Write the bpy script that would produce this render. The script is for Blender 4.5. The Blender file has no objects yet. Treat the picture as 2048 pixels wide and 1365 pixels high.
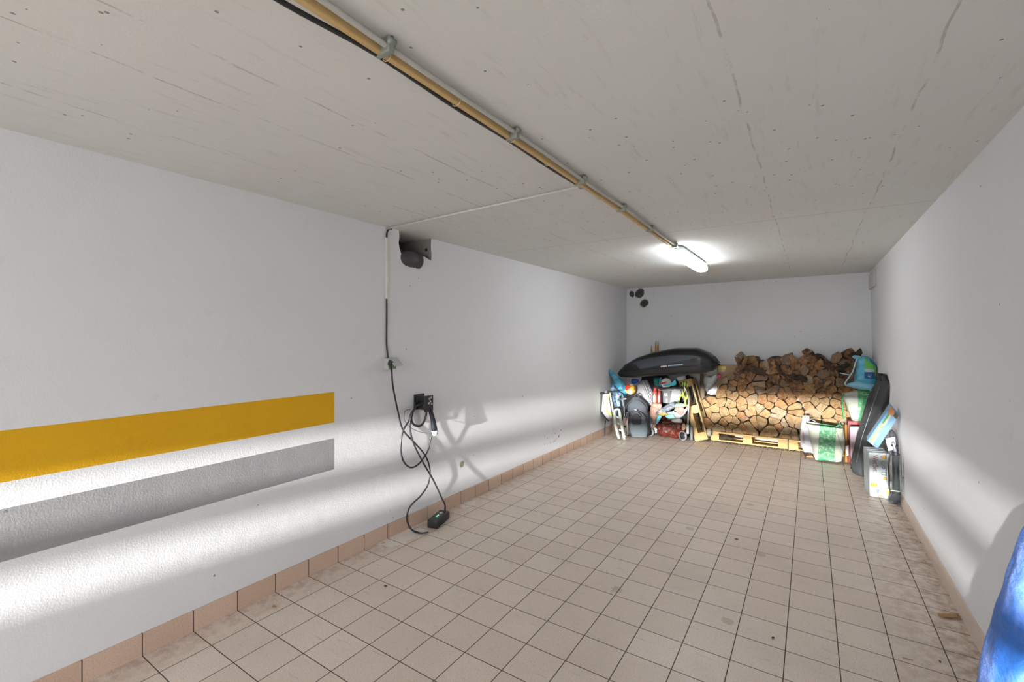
import bpy, bmesh, math, random
from mathutils import Vector, Matrix, noise, Euler
R = random.Random(7)
PI = math.pi
C = bpy.context.scene.collection
# ------------------------------------------------------------------ camera and room frame (metres)
F, YAW, CY = 911.07, .5799, 673.14            # focal length and horizon for a 2048x1365 frame
Z0 = 1.417
XL, XR, ZC = -2.486, .593, 2.183
YL, YR = 7.18, 6.90
XRB = .645                                    # the right wall stands slightly out of plumb: x at the floor
def right_x(z): return XRB+(XR-XRB)*z/ZC                            # back wall at its left and right end
YD = -3.0                                      # garage opening behind the camera
T = .2; TX = XL + .9571*T; TY = .7911          # floor tile module and joint offsets
def back_y(x): return YL + (YR-YL)*(x-XL)/(XR-XL)
def ray(px, py):
    a, b, c = (px-1024)/F, 1.0, -(py-CY)/F
    return Vector((a*math.cos(YAW)-b*math.sin(YAW), a*math.sin(YAW)+b*math.cos(YAW), c))
CAM = Vector((0, 0, Z0))
def aty(px, py, y): d = ray(px, py); return CAM + d*(y/d.y)
def atx(px, py, x): d = ray(px, py); return CAM + d*(x/d.x)
def atz(px, py, z=0): d = ray(px, py); return CAM + d*((z-Z0)/d.z)

# ------------------------------------------------------------------ materials
class N:
    def __init__(s, name):
        s.m = bpy.data.materials.new(name); s.m.use_nodes = True
        s.t = s.m.node_tree; s.b = s.t.nodes['Principled BSDF']; s.L = s.t.links
    def node(s, k, **kw):
        n = s.t.nodes.new(k)
        for a, v in kw.items(): setattr(n, a, v)
        return n
    def put(s, sock, v):
        if isinstance(v, bpy.types.NodeSocket): s.L.new(v, sock)
        elif v is not None:
            if sock.type == 'RGBA' and not isinstance(v, (int, float)): v = (*v[:3], 1)
            sock.default_value = v
    def math(s, op, a, b=None, c=None, clamp=False):
        n = s.node('ShaderNodeMath', operation=op, use_clamp=clamp)
        for i, v in enumerate((a, b, c)):
            if v is not None: s.put(n.inputs[i], v)
        return n.outputs[0]
    def mix(s, f, a, b, mode='MIX'):
        n = s.node('ShaderNodeMix', data_type='RGBA', blend_type=mode)
        s.put(n.inputs[0], f); s.put(n.inputs[6], a); s.put(n.inputs[7], b); return n.outputs[2]
    def coord(s, k='Object'): return s.node('ShaderNodeTexCoord').outputs[k]
    def pos(s): return s.node('ShaderNodeNewGeometry').outputs['Position']
    def xyz(s, v): n = s.node('ShaderNodeSeparateXYZ'); s.put(n.inputs[0], v); return n.outputs
    def scale(s, v, sc):
        n = s.node('ShaderNodeVectorMath', operation='MULTIPLY'); s.put(n.inputs[0], v); n.inputs[1].default_value = sc; return n.outputs[0]
    def noise(s, v, sc, det=3, rough=.55, out=0):
        n = s.node('ShaderNodeTexNoise'); s.put(n.inputs['Vector'], v)
        n.inputs['Scale'].default_value = sc; n.inputs['Detail'].default_value = det; n.inputs['Roughness'].default_value = rough
        return n.outputs[out]
    def vor(s, v, sc, feat='F1', out='Distance'):
        n = s.node('ShaderNodeTexVoronoi', feature=feat); s.put(n.inputs['Vector'], v); n.inputs['Scale'].default_value = sc; return n.outputs[out]
    def ramp(s, f, a, b, lo=0., hi=1.):
        n = s.node('ShaderNodeMapRange', clamp=True)
        s.put(n.inputs[0], f); n.inputs[1].default_value = a; n.inputs[2].default_value = b; n.inputs[3].default_value = lo; n.inputs[4].default_value = hi
        return n.outputs[0]
    def bump(s, h, st=.3, d=.01, prev=None):
        n = s.node('ShaderNodeBump'); s.put(n.inputs['Height'], h); n.inputs['Strength'].default_value = st; n.inputs['Distance'].default_value = d
        if prev: s.put(n.inputs['Normal'], prev)
        return n.outputs[0]
    def set(s, col=None, rough=None, normal=None, **kw):
        if col is not None: s.put(s.b.inputs['Base Color'], col)
        if rough is not None: s.put(s.b.inputs['Roughness'], rough)
        if normal is not None: s.put(s.b.inputs['Normal'], normal)
        for k, v in kw.items(): s.put(s.b.inputs[k.replace('_', ' ')], v)
        return s.m
    def inrange(s, v, a, b): return s.math('MULTIPLY', s.math('GREATER_THAN', v, a), s.math('LESS_THAN', v, b))

_pm = {}
def plain(name, col, rough=.5, metal=0., var=.12, vs=30, bump=0., bs=80, **kw):
    if name in _pm: return _pm[name]
    n = N(name); o = n.coord()
    f = n.noise(o, vs, 4)
    c = n.mix(f, [x*(1-var) for x in col], [min(1, x*(1+var)) for x in col])
    nr = n.bump(n.noise(o, bs, 4), bump, .004) if bump else None
    _pm[name] = n.set(c, rough, nr, Metallic=metal, **kw); return _pm[name]

def spot(n, pos, c, r, warp=.04, ws=25, stretch=(1, 1, 1)):
    """1 inside an irregular patch around c"""
    d = n.node('ShaderNodeVectorMath', operation='SUBTRACT'); n.put(d.inputs[0], pos); d.inputs[1].default_value = c
    m = n.scale(d.outputs[0], stretch)
    l = n.node('ShaderNodeVectorMath', operation='LENGTH'); n.put(l.inputs[0], m)
    f = n.math('ADD', l.outputs['Value'], n.math('MULTIPLY', n.math('SUBTRACT', n.noise(pos, ws, 5, .7), .5), warp*4))
    return n.math('LESS_THAN', f, r)

def mat_plaster(name, left=False):
    n = N(name); p = n.pos(); x, y, z = n.xyz(p)
    base = n.mix(n.noise(p, 1.3, 4), (.71, .72, .745), (.77, .78, .80))
    base = n.mix(n.ramp(n.noise(p, 9, 5, .7), .62, .72, 0, .12), base, (.45, .44, .42))
    base = n.mix(n.math('GREATER_THAN', n.vor(p, 7), 10), base, (.3, .3, .3))
    if left:
        yl = n.math('LESS_THAN', y, 1.772)
        yel = n.math('MULTIPLY', n.inrange(z, .879, 1.070), yl)
        gry = n.math('MULTIPLY', n.inrange(z, .587, .781), yl)
        base = n.mix(yel, base, n.mix(n.noise(p, 2.5), (.78, .43, .004), (.66, .35, .003)))
        base = n.mix(gry, base, n.mix(n.noise(p, 3), (.255, .257, .265), (.31, .312, .32)))
        base = n.mix(spot(n, p, (XL, 3.017, .325), .028, .012, 40), base, (.30, .30, .2))
        base = n.mix(n.math('MULTIPLY', spot(n, p, (XL, 4.66, .26), .12, .07, 14, (1, .6, 1.4)), n.math('GREATER_THAN', n.noise(p, 34, 4, .7), .60)), base, (.16, .155, .15))
        base = n.mix(n.math('MULTIPLY', spot(n, p, (XL, 2.3, .13), .12, .1, 12, (1, .5, 1.4)), n.math('GREATER_THAN', n.noise(p, 60, 4, .7), .64)), base, (.35, .34, .33))
    # tiny dark pits
    pit = n.math('MULTIPLY', n.math('LESS_THAN', n.vor(p, 9), .05), n.math('GREATER_THAN', n.noise(p, 3.1), .56))
    base = n.mix(n.math('MULTIPLY', pit, .75), base, (.12, .11, .10))
    b1 = n.bump(n.noise(p, 130, 3, .6), .30, .003)
    b2 = n.bump(n.noise(p, 9, 3, .5), .12, .012, b1)
    return n.set(base, .85, b2)

def mat_ceiling():
    n = N('painted concrete ceiling'); p = n.pos(); x, y, z = n.xyz(p)
    base = n.mix(n.noise(p, .9, 4), (.64, .652, .635), (.73, .742, .722))
    st = n.noise(n.scale(p, (9, 1.1, 1)), 3.2, 5, .65)
    base = n.mix(n.ramp(st, .57, .72, 0, .40), base, (.46, .45, .43))
    pit = n.math('MULTIPLY', n.math('LESS_THAN', n.vor(p, 16), .085), n.math('GREATER_THAN', n.noise(p, 2.1), .5))
    base = n.mix(n.math('MULTIPLY', pit, .7), base, (.10, .09, .08))
    h = n.math('MULTIPLY', pit, -1.0)
    xw = n.math('ADD', x, n.math('MULTIPLY', n.math('SUBTRACT', n.noise(p, 3, 4), .5), .05))
    yw = n.math('ADD', y, n.math('MULTIPLY', n.math('SUBTRACT', n.noise(p, 3.5, 4), .5), .05))
    for c_ in (-2.05, -1.62, -1.36, -.19, .29):
        ln = n.math('LESS_THAN', n.math('ABSOLUTE', n.math('SUBTRACT', xw, c_)), .0035)
        br = n.math('MULTIPLY', ln, n.ramp(n.noise(p, 5, 4, .7), .46, .56))
        base = n.mix(n.math('MULTIPLY', br, .40), base, (.22, .17, .15))
        h = n.math('SUBTRACT', h, n.math('MULTIPLY', br, .6))
    for c_ in (3.44, 5.62, .02):
        ln = n.math('LESS_THAN', n.math('ABSOLUTE', n.math('SUBTRACT', yw, c_)), .006)
        base = n.mix(n.math('MULTIPLY', ln, .35), base, (.25, .22, .2))
        h = n.math('SUBTRACT', h, ln)
    pk = n.ramp(n.noise(p, 1.4, 3), .58, .75, 0, .22)
    base = n.mix(pk, base, (.74, .62, .57))
    b1 = n.bump(n.noise(p, 150, 3, .6), .28, .002)
    b2 = n.bump(n.noise(n.scale(p, (6, .6, 1)), 12, 4), .12, .003, b1)
    return n.set(base, .85, n.bump(h, .6, .003, b2))

def mat_tile(name, mode):
    """20 cm stoneware tiles with dark grout, joints at the module of the room"""
    n = N(name); p = n.pos(); x, y, z = n.xyz(p)
    wob = n.math('MULTIPLY', n.math('SUBTRACT', n.noise(p, 30, 3), .5), .0016)
    u = n.math('ADD', n.math('DIVIDE', n.math('SUBTRACT', x, TX), T), 100)
    v = n.math('ADD', n.math('DIVIDE', n.math('SUBTRACT', y, TY), T), 100)
    g = None
    for q, use in ((u, mode != 'y'), (v, mode != 'x')):
        if not use: continue
        fr = n.math('ABSOLUTE', n.math('SUBTRACT', n.math('FRACT', q), .5))
        gg = n.math('GREATER_THAN', n.math('ADD', fr, wob), .5-.0021/T)
        g = gg if g is None else n.math('MAXIMUM', g, gg)
    cv = n.node('ShaderNodeCombineXYZ')
    n.put(cv.inputs[0], n.math('FLOOR', u)) if mode != 'y' else None
    n.put(cv.inputs[1], n.math('FLOOR', v)) if mode != 'x' else None
    wn = n.node('ShaderNodeTexWhiteNoise', noise_dimensions='3D'); n.put(wn.inputs[0], cv.outputs[0])
    tone = wn.outputs['Value']
    if mode == 'xy': a, b = (.66, .555, .475), (.71, .61, .53)
    else: a, b = (.58, .41, .31), (.66, .49, .385)
    c = n.mix(tone, a, b)
    c = n.mix(n.ramp(n.noise(p, 2.0, 4), .45, .75, 0, .35), c, [k*.72 for k in a])
    c = n.mix(n.ramp(n.noise(p, 210, 2), .54, .66, 0, .5), c, (.30, .23, .18))
    c = n.mix(n.ramp(n.noise(p, 170, 2, out=0), .30, .22, 0, .5), c, (.72, .65, .58))
    if mode == 'xy':
        st = n.noise(n.scale(p, (1, 7, 1)), 7, 5, .7)
        c = n.mix(n.ramp(st, .60, .70, 0, .40), c, (.30, .235, .18))
        # dirt gathered along the right wall, near the left kerb and before the wood
        e = n.ramp(x, XRB-.40, XRB-.02, 0, .9)
        c = n.mix(n.math('MULTIPLY', e, n.ramp(n.noise(p, 16, 6, .7), .42, .62)), c, (.29, .20, .13))
        e2 = n.ramp(y, 5.9, 6.7, 0, .8)
        c = n.mix(n.math('MULTIPLY', e2, n.ramp(n.noise(p, 26, 6, .75), .46, .60)), c, (.24, .16, .11))
        e3 = n.ramp(x, XL+.25, XL+.02, 0, .7)
        c = n.mix(n.math('MULTIPLY', e3, n.ramp(n.noise(p, 18, 6, .7), .44, .62)), c, (.36, .26, .19))
        c = n.mix(n.math('MULTIPLY', spot(n, p, (-2.41, 2.27, 0), .10, .045, 18, (1.2, .55, 1)), .85), c, (.70, .66, .60))
        c = n.mix(n.math('MULTIPLY', spot(n, p, (-2.41, 3.02, 0), .05, .03, 22, (1.2, .6, 1)), .85), c, (.70, .66, .60))
        for q in ((1380, 1058), (1522, 1110), (1234, 1180), (1455, 1243), (1500, 1010)):
            w = atz(*q); c = n.mix(n.math('MULTIPLY', spot(n, p, tuple(w), .028, .012, 45), .5), c, (.32, .25, .17))
    c = n.mix(g, c, (.085, .055, .04))
    h = n.math('MULTIPLY', g, -1.)
    nb = n.bump(n.noise(p, 130, 3), .18, .002)
    nb = n.bump(h, .7, .002, nb)
    rr = n.mix(g, (.42,)*3, (.9,)*3)
    rgh = n.math('ADD', n.math('MULTIPLY', g, .45), n.ramp(n.noise(p, 20, 3), .3, .7, .36, .55))
    return n.set(c, rgh, nb)

M = {}
M['plaster'] = mat_plaster('white stippled plaster'); M['plaster_left'] = mat_plaster('white plaster with painted stripes', True)
M['ceiling'] = mat_ceiling(); M['tile'] = mat_tile('beige floor tile', 'xy'); M['skirt_y'] = mat_tile('skirting tile', 'y'); M['skirt_x'] = mat_tile('skirting tile across', 'x')
M['concrete'] = plain('raw concrete', (.34, .31, .28), .9, var=.35, vs=40, bump=.6)
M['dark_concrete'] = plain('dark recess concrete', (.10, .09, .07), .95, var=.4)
M['black'] = plain('black plastic', (.022, .022, .024), .38)
M['black_matte'] = plain('black fabric', (.03, .031, .034), .85, bump=.3, bs=300)
M['rubber'] = plain('grey tyre rubber', (.16, .17, .175), .75)
M['charcoal'] = plain('charcoal backpack fabric', (.050, .060, .072), .75, bump=.4, bs=300)
M['chrome'] = plain('steel tube', (.62, .64, .65), .28, .9)
M['white_pl'] = plain('white plastic', (.50, .50, .49), .4)
M['grey_pl'] = plain('light grey plastic', (.50, .52, .52), .5)
M['pvc'] = plain('dark grey drain pipe', (.055, .055, .06), .45, var=.3, bump=.2)
M['tan'] = plain('tan plastic conduit', (.60, .41, .17), .5, var=.15, vs=6)
M['conduit'] = plain('grey plastic conduit', (.50, .49, .46), .5)
M['clamp'] = plain('zinc clamp', (.30, .33, .29), .5, .4)
M['cream_pl'] = plain('cream trunking', (.74, .71, .66), .45)
M['blue_tarp'] = None

def col(name, c, rough=.55, **kw): M[name] = plain(name, c, rough, **kw); return M[name]

# ------------------------------------------------------------------ objects
def tag(o, label=None, cat=None, group=None, kind=None):
    if label: o['label'] = label
    if cat: o['category'] = cat
    if group: o['group'] = group
    if kind: o['kind'] = kind
    return o
def thing(name, label, cat, loc, group=None):
    o = bpy.data.objects.new(name, None); C.objects.link(o); o.location = loc; o.empty_display_size = .05
    return tag(o, label, cat, group)

class MB:
    """collects geometry in world space"""
    def __init__(s): s.bm = bmesh.new(); s.mi = 0; s.smooth = False
    def add(s, vs, fs, smooth=None):
        v = [s.bm.verts.new(p) for p in vs]
        for f in fs:
            try:
                q = s.bm.faces.new([v[i] for i in f]); q.material_index = s.mi; q.smooth = s.smooth if smooth is None else smooth
            except ValueError: pass
        return v
    def box(s, c, d, rot=None, bev=0):
        M_ = Matrix.Translation(c) @ (Euler(rot).to_matrix().to_4x4() if rot is not None and not isinstance(rot, Matrix) else (rot.to_4x4() if rot is not None else Matrix()))
        x, y, z = d[0]/2, d[1]/2, d[2]/2
        if bev <= 0:
            vs = [M_@Vector((a*x, b*y, e*z)) for a in (-1, 1) for b in (-1, 1) for e in (-1, 1)]
            s.add(vs, [(0, 1, 3, 2), (4, 6, 7, 5), (0, 4, 5, 1), (2, 3, 7, 6), (0, 2, 6, 4), (1, 5, 7, 3)], False)
        else:
            t = bmesh.new(); bmesh.ops.create_cube(t, size=1)
            for v in t.verts: v.co = Vector((v.co.x*2*x, v.co.y*2*y, v.co.z*2*z))
            bmesh.ops.bevel(t, geom=list(t.edges), offset=min(bev, x*.9, y*.9, z*.9), segments=2, profile=.6, affect='EDGES')
            s.merge(t, M_, True)
        return s
    def box2(s, a, b, bev=0):
        a, b = Vector(a), Vector(b); return s.box((a+b)/2, [abs(q) for q in (b-a)], None, bev)
    def merge(s, t, mtx=None, smooth=False):
        t.verts.ensure_lookup_table(); t.verts.index_update()
        s.add([(mtx@v.co if mtx else v.co.copy()) for v in t.verts], [[v.index for v in f.verts] for f in t.faces], smooth); t.free()
    def tube(s, pts, r, seg=8, closed=False, rs=None, cap=True, flat=1.):
        pts = [Vector(p) for p in pts]; n = len(pts); rings = []; up = Vector((0, 0, 1))
        prev = None
        for i, p in enumerate(pts):
            a = pts[(i-1) % n] if (closed or i > 0) else p; b = pts[(i+1) % n] if (closed or i < n-1) else p
            t = (b-a).normalized()
            if prev is None:
                e = up if abs(t.z) < .9 else Vector((1, 0, 0)); u = t.cross(e).normalized()
            else:
                u = (prev - t*prev.dot(t))
                u = u.normalized() if u.length > 1e-6 else t.cross(up).normalized()
            prev = u; w = t.cross(u); rr = rs[i] if rs else r
            rings.append([p + u*rr*math.cos(2*PI*k/seg) + w*rr*flat*math.sin(2*PI*k/seg) for k in range(seg)])
        vs = [v for g in rings for v in g]; fs = []
        for i in range(n if closed else n-1):
            for k in range(seg):
                a, b = i*seg+k, i*seg+(k+1) % seg; c, d = ((i+1) % n)*seg+(k+1) % seg, ((i+1) % n)*seg+k
                fs.append((a, b, c, d))
        if cap and not closed: fs += [tuple(range(seg))[::-1], tuple((n-1)*seg+k for k in range(seg))]
        s.add(vs, fs, True); return s
    def cyl(s, a, b, r, seg=20, r2=None): return s.tube([a, b], r, seg, rs=[r, r if r2 is None else r2])
    def lathe(s, prof, mtx, seg=24):
        vs = [mtx@Vector((r*math.cos(2*PI*k/seg), r*math.sin(2*PI*k/seg), z)) for r, z in prof for k in range(seg)]
        fs = [(i*seg+k, i*seg+(k+1) % seg, (i+1)*seg+(k+1) % seg, (i+1)*seg+k) for i in range(len(prof)-1) for k in range(seg)]
        s.add(vs, fs, True); return s
    def grid(s, f, nu, nv, closed_u=False, closed_v=False, smooth=True):
        vs = [f(i/(nu if closed_u else nu-1), j/(nv if closed_v else nv-1)) for i in range(nu) for j in range(nv)]
        fs = []
        for i in range(nu if closed_u else nu-1):
            for j in range(nv if closed_v else nv-1):
                fs.append((i*nv+j, ((i+1) % nu)*nv+j, ((i+1) % nu)*nv+(j+1) % nv, i*nv+(j+1) % nv))
        s.add(vs, fs, smooth); return s
    def prism(s, pts, d, smooth=False):
        """pts: ordered 3D polygon, d: extrusion vector"""
        n = len(pts); d = Vector(d); vs = [Vector(p) for p in pts]+[Vector(p)+d for p in pts]
        s.add(vs, [tuple(range(n)), tuple(range(2*n-1, n-1, -1))]+[(i, i+n, (i+1) % n+n, (i+1) % n) for i in range(n)], smooth); return s
    def blob(s, c, r, amp=.1, fr=3., e=1., sub=4, seed=0, crease=0., cf=9., mtx=None):
        t = bmesh.new(); bmesh.ops.create_icosphere(t, subdivisions=sub, radius=1)
        off = Vector((seed*3.1, seed*1.7, seed*5.3))
        for v in t.verts:
            q = v.co.normalized(); p = Vector([math.copysign(abs(a)**e, a) for a in q])
            k = 1+amp*noise.noise(q*fr+off)*2
            if crease: k += crease*(abs(noise.noise(q*cf+off))-.25) + crease*.5*(abs(noise.noise(q*cf*2.3+off))-.25)
            v.co = Vector((p.x*r[0]*k, p.y*r[1]*k, p.z*r[2]*k))
        s.merge(t, Matrix.Translation(c) @ (mtx.to_4x4() if mtx else Matrix()), True); return s
    def build(s, name, mats, parent=None, clean=True):
        if not isinstance(mats, (list, tuple)): mats = [mats]
        bm = s.bm
        bmesh.ops.recalc_face_normals(bm, faces=list(bm.faces))
        if parent is None:
            xs = [v.co for v in bm.verts]; lo = Vector([min(v[i] for v in xs) for i in range(3)]); hi = Vector([max(v[i] for v in xs) for i in range(3)])
            org = Vector(((lo.x+hi.x)/2, (lo.y+hi.y)/2, lo.z))
        else:
            org = Vector((0, 0, 0)); q = parent
            while q: org += q.location; q = q.parent
        for v in bm.verts: v.co -= org
        me = bpy.data.meshes.new(name); bm.to_mesh(me); bm.free()
        for m in mats: me.materials.append(m)
        o = bpy.data.objects.new(name, me); C.objects.link(o)
        if parent is None: o.location = org
        else: o.parent = parent
        return o
def bevel(o, w, seg=2):
    m = o.modifiers.new('bevel', 'BEVEL'); m.width = w; m.segments = seg; m.limit_method = 'ANGLE'; return o
def catmull(pts, n=8, closed=False):
    pts = [Vector(p) for p in pts]; out = []; L = len(pts)
    for i in range(L if closed else L-1):
        g = lambda k: pts[k % L] if closed else pts[max(0, min(L-1, k))]
        p0, p1, p2, p3 = g(i-1), g(i), g(i+1), g(i+2)
        for j in range(n):
            t = j/n; out.append(.5*((2*p1)+(p2-p0)*t+(2*p0-5*p1+4*p2-p3)*t*t+(3*p1-p0-3*p2+p3)*t**3))
    if not closed: out.append(pts[-1])
    return out
def px_prism(pts, y, depth):
    return [aty(px, py, y) for px, py in pts], Vector((0, depth, 0))
def single(name, mb, mats, label, cat, group=None, kind=None):
    return tag(mb.build(name, mats), label, cat, group, kind)
def text_mesh(txt, size):
    cu = bpy.data.curves.new('t', 'FONT'); cu.body = txt; cu.size = size; cu.extrude = .0006
    o = bpy.data.objects.new('t', cu); C.objects.link(o)
    dg = bpy.context.evaluated_depsgraph_get(); me = bpy.data.meshes.new_from_object(o.evaluated_get(dg))
    t = bmesh.new(); t.from_mesh(me); bpy.data.objects.remove(o); bpy.data.curves.remove(cu); bpy.data.meshes.remove(me)
    return t

# ------------------------------------------------------------------ room shell
HY0, HY1, HZ = 2.305, 2.640, 2.02           # broken-out recess at the top of the left wall
W = .22
def struct(name, mb, mats): o = mb.build(name, mats); o['kind'] = 'structure'; return o
m = MB(); m.add([(XL-.3, YD-10, 0), (XR+.3, YD-10, 0), (XR+.3, YR+.5, 0), (XL-.3, YL+.5, 0)], [(0, 1, 2, 3)])
m = MB(); m.box2((XL-.3, YD, -.1), (XR+.3, YL+.3, 0)); struct('floor', m, M['tile'])
m = MB(); m.box2((XL-.45, YD, ZC), (XR+.3, YL+.3, ZC+.2)); struct('ceiling', m, M['ceiling'])
m = MB()
def wall_face(y0, y1, z0, z1): m.add([(XL, y0, z0), (XL, y1, z0), (XL, y1, z1), (XL, y0, z1)], [(0, 1, 2, 3)])
# ragged hole outline
hole = [(HY0, ZC), (HY0+.004, 2.13), (HY0-.003, 2.09), (HY0+.006, 2.055), (HY0+.02, 2.02), (HY0+.05, 1.955), (HY0+.11, 1.93), (HY0+.16, 1.935), (HY0+.19, 1.99), (HY0+.22, 2.035), (HY1-.07, 2.03), (HY1-.02, 2.015), (HY1, 2.01), (HY1+.003, 2.06), (HY1-.004, 2.12), (HY1, ZC)]
# wall around the hole: strips
wall_face(YD, HY0-.1, 0, ZC); wall_face(HY1+.1, YL+.2, 0, ZC); wall_face(HY0-.1, HY1+.1, 0, 1.85)
outer = [(HY0-.1, ZC), (HY0-.1, 2.13), (HY0-.1, 2.06), (HY0-.1, 1.97), (HY0-.1, 1.85), (HY0+.02, 1.85), (HY0+.09, 1.85), (HY0+.14, 1.85), (HY0+.19, 1.85), (HY0+.23, 1.85), (HY1-.07, 1.85), (HY1, 1.85), (HY1+.1, 1.85), (HY1+.1, 1.97), (HY1+.1, 2.1), (HY1+.1, ZC)]
n_ = len(hole)
m.add([(XL, y, z) for y, z in outer]+[(XL, y, z) for y, z in hole], [(i, i+1, n_+i+1, n_+i) for i in range(n_-1)])
m.mi = 1   # reveals of the recess
m.add([(XL, y, z) for y, z in hole]+[(XL-.30, y, z) for y, z in hole], [(i, i+1, n_+i+1, n_+i) for i in range(n_-1)], False)
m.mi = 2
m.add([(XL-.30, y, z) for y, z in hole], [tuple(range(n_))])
m.mi = 0
m.add([(XL-.32, YD, 0), (XL-.32, YL+.2, 0), (XL-.32, YL+.2, ZC), (XL-.32, YD, ZC)], [(0, 1, 2, 3)])
m.add([(XL-.32, YD, 0), (XL, YD, 0), (XL, YD, ZC), (XL-.32, YD, ZC)], [(0, 1, 2, 3)])
wl = m.build('wall_left', [M['plaster_left'], M['concrete'], M['dark_concrete']]); wl['kind'] = 'structure'
m = MB(); m.prism([(XRB, YD, 0), (XR, YD, ZC), (XRB+W, YD, ZC), (XRB+W, YD, 0)], (0, YR+.3-YD, 0)); struct('wall_right', m, M['plaster'])
m = MB(); m.prism([(XL-.1, back_y(XL-.1), 0), (XR+.1, back_y(XR+.1), 0), (XR+.1, back_y(XR+.1), ZC), (XL-.1, back_y(XL-.1), ZC)], (0, .3, 0)); struct('wall_back', m, M['plaster'])
SK = .098
m = MB(); m.box2((XL-.01, YD, 0), (XL+.010, YL, SK)); struct('baseboard_left', m, M['skirt_y'])
m = MB(); m.box2((XRB-.011, YD, 0), (XRB+.01, YR+.01, SK)); struct('baseboard_right', m, plain('pale skirting tile', (.62, .52, .45), .5, var=.1))
m = MB(); m.prism([(XL, back_y(XL)-.01, 0), (XRB, back_y(XRB)-.01, 0), (XRB, back_y(XRB)-.01, SK), (XL, back_y(XL)-.01, SK)], (0, .02, 0)); struct('baseboard_back', m, M['skirt_x'])

# ------------------------------------------------------------------ outside, behind the camera: forecourt and slatted fence added to slot the low light into two bands
m = MB(); m.box2((-14, -22, -.12), (14, YD, -.02)); struct('forecourt_ground', m, plain('pale forecourt concrete', (.45, .43, .40), .9))
LS = Vector((-.9, -11.8, 1.35)); FY = -6.0
screen = thing('slatted_light_screen', 'grey horizontal slatted fence added unseen outside to slot the low light', 'screen', (-.9, FY, 0))
fm = plain('grey fence board', (.35, .35, .36), .8)
for z0, z1 in ((-.02, .884), (.956, 1.026), (1.125, 1.50), (1.495, 1.91)):
    MB().box2((-3.4, FY-.015, z0), (1.6, FY+.015, z1)).build('screen_board', fm, screen)
for x in (-3.4, 1.6): MB().box2((x-.04, FY-.03, -.02), (x+.04, FY+.05, 1.95)).build('screen_post', fm, screen)

# ------------------------------------------------------------------ ceiling services
XC = -.930
BY = [.19, .802, 1.402, 1.992, 2.556, 3.145, 3.84]
cd = thing('cable_conduit', 'long tan and grey conduit clamped along the ceiling up to the lamp', 'conduit', (XC, 2, ZC-.03))
td = MB(); td.box2((XC-.010, YD, ZC-.036), (XC+.008, 2.6, ZC-.016), .003); td.box2((XC-.010, 2.6, ZC-.036), (XC+.008, 3.91, ZC-.016), .003); td.build('tan_duct', M['tan'], cd)
g = MB()
pts = []
for i in range(140):
    y = YD+(3.93-YD)*i/139; pts.append((XC+.026+.0015*math.sin(y*5), y, ZC-.022+.002*math.sin(y*5.3)))
g.tube(pts, .0075, 8).build('grey_pipe', M['conduit'], cd)
for y in BY:
    b = MB(); b.box((XC+.022, y, ZC-.022), (.034, .020, .040), None, .003); b.cyl((XC+.036, y-.012, ZC-.014), (XC+.036, y+.012, ZC-.014), .010, 10)
    b.box((XC+.004, y, ZC-.039), (.034, .010, .004)); b.build('clamp', M['clamp'], cd)
ty = []
for a, b_ in zip(BY[:-1], BY[1:]): ty += [a+.02, (a+b_)/2]
for y in ty:
    q = [(XC-.001+.016*math.cos(t*PI/6), y, ZC-.027+.015*math.sin(t*PI/6)) for t in range(12)]
    MB().tube(q, .0013, 5, closed=True).build('cable_tie', plain('cream cable tie', (.72, .58, .36), .5), cd)
pts = []
i = 0
for k in range(160):
    y = YD + (2.02-YD)*k/159
    # the cable hugs the duct at clamps and bulges between them
    ph = ((y-.20)/.621) % 1.0; sag = math.sin(ph*PI)**2
    am = .022 if y < .82 else (.006 if y < 1.2 else .004)
    pts.append((XC-.020-am*(sag if y > .2 else 1)*.8, y, ZC-.028-am*.3*sag))
single('black_cable', MB().tube(pts, .0065 , 8), M['black'], 'black cable running under the tan ceiling conduit, nearest the camera', 'cable')
DX = lambda y: -.016*max(0, y-2.6)
for o_ in list(cd.children):
    for v in o_.data.vertices: v.co.x += DX(v.co.y+cd.location.y)
# branch to the left wall
br = thing('branch_conduit', 'thin pale conduit crossing the ceiling to the left wall', 'conduit', (-1.7, 2.15, ZC-.02))
a = Vector((XC-.03, 2.10, ZC-.013)); b_ = Vector((XL+.01, 2.185, ZC-.013))
MB().tube([a, b_], .006, 8).build('pipe', M['cream_pl'], br)
MB().box(a+Vector((.002, 0, 0)), (.03, .022, .024), None, .004).build('end_clip', M['clamp'], br)
tr = thing('wall_trunking', 'narrow cream trunking down the left wall with black cable', 'cable trunking', (XL, 2.185, 1.24))
MB().box2((XL, 2.176, 1.68), (XL+.014, 2.196, 2.108), .003).build('trunk', M['cream_pl'], tr)
MB().tube(catmull([(XL+.010, 2.225, 2.176), (XL+.010, 2.205, 2.172), (XL+.008, 2.188, 2.145), (XL+.007, 2.186, 2.10)], 6), .006, 8).build('upper_cable', M['black'], tr)
MB().tube(catmull([(XL+.007, 2.185, 1.69), (XL+.007, 2.186, 1.55), (XL+.007, 2.184, 1.38), (XL+.009, 2.196, 1.268), (XL+.012, 2.2, 1.25)], 8), .0055, 8).build('lower_cable', M['black'], tr)

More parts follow.
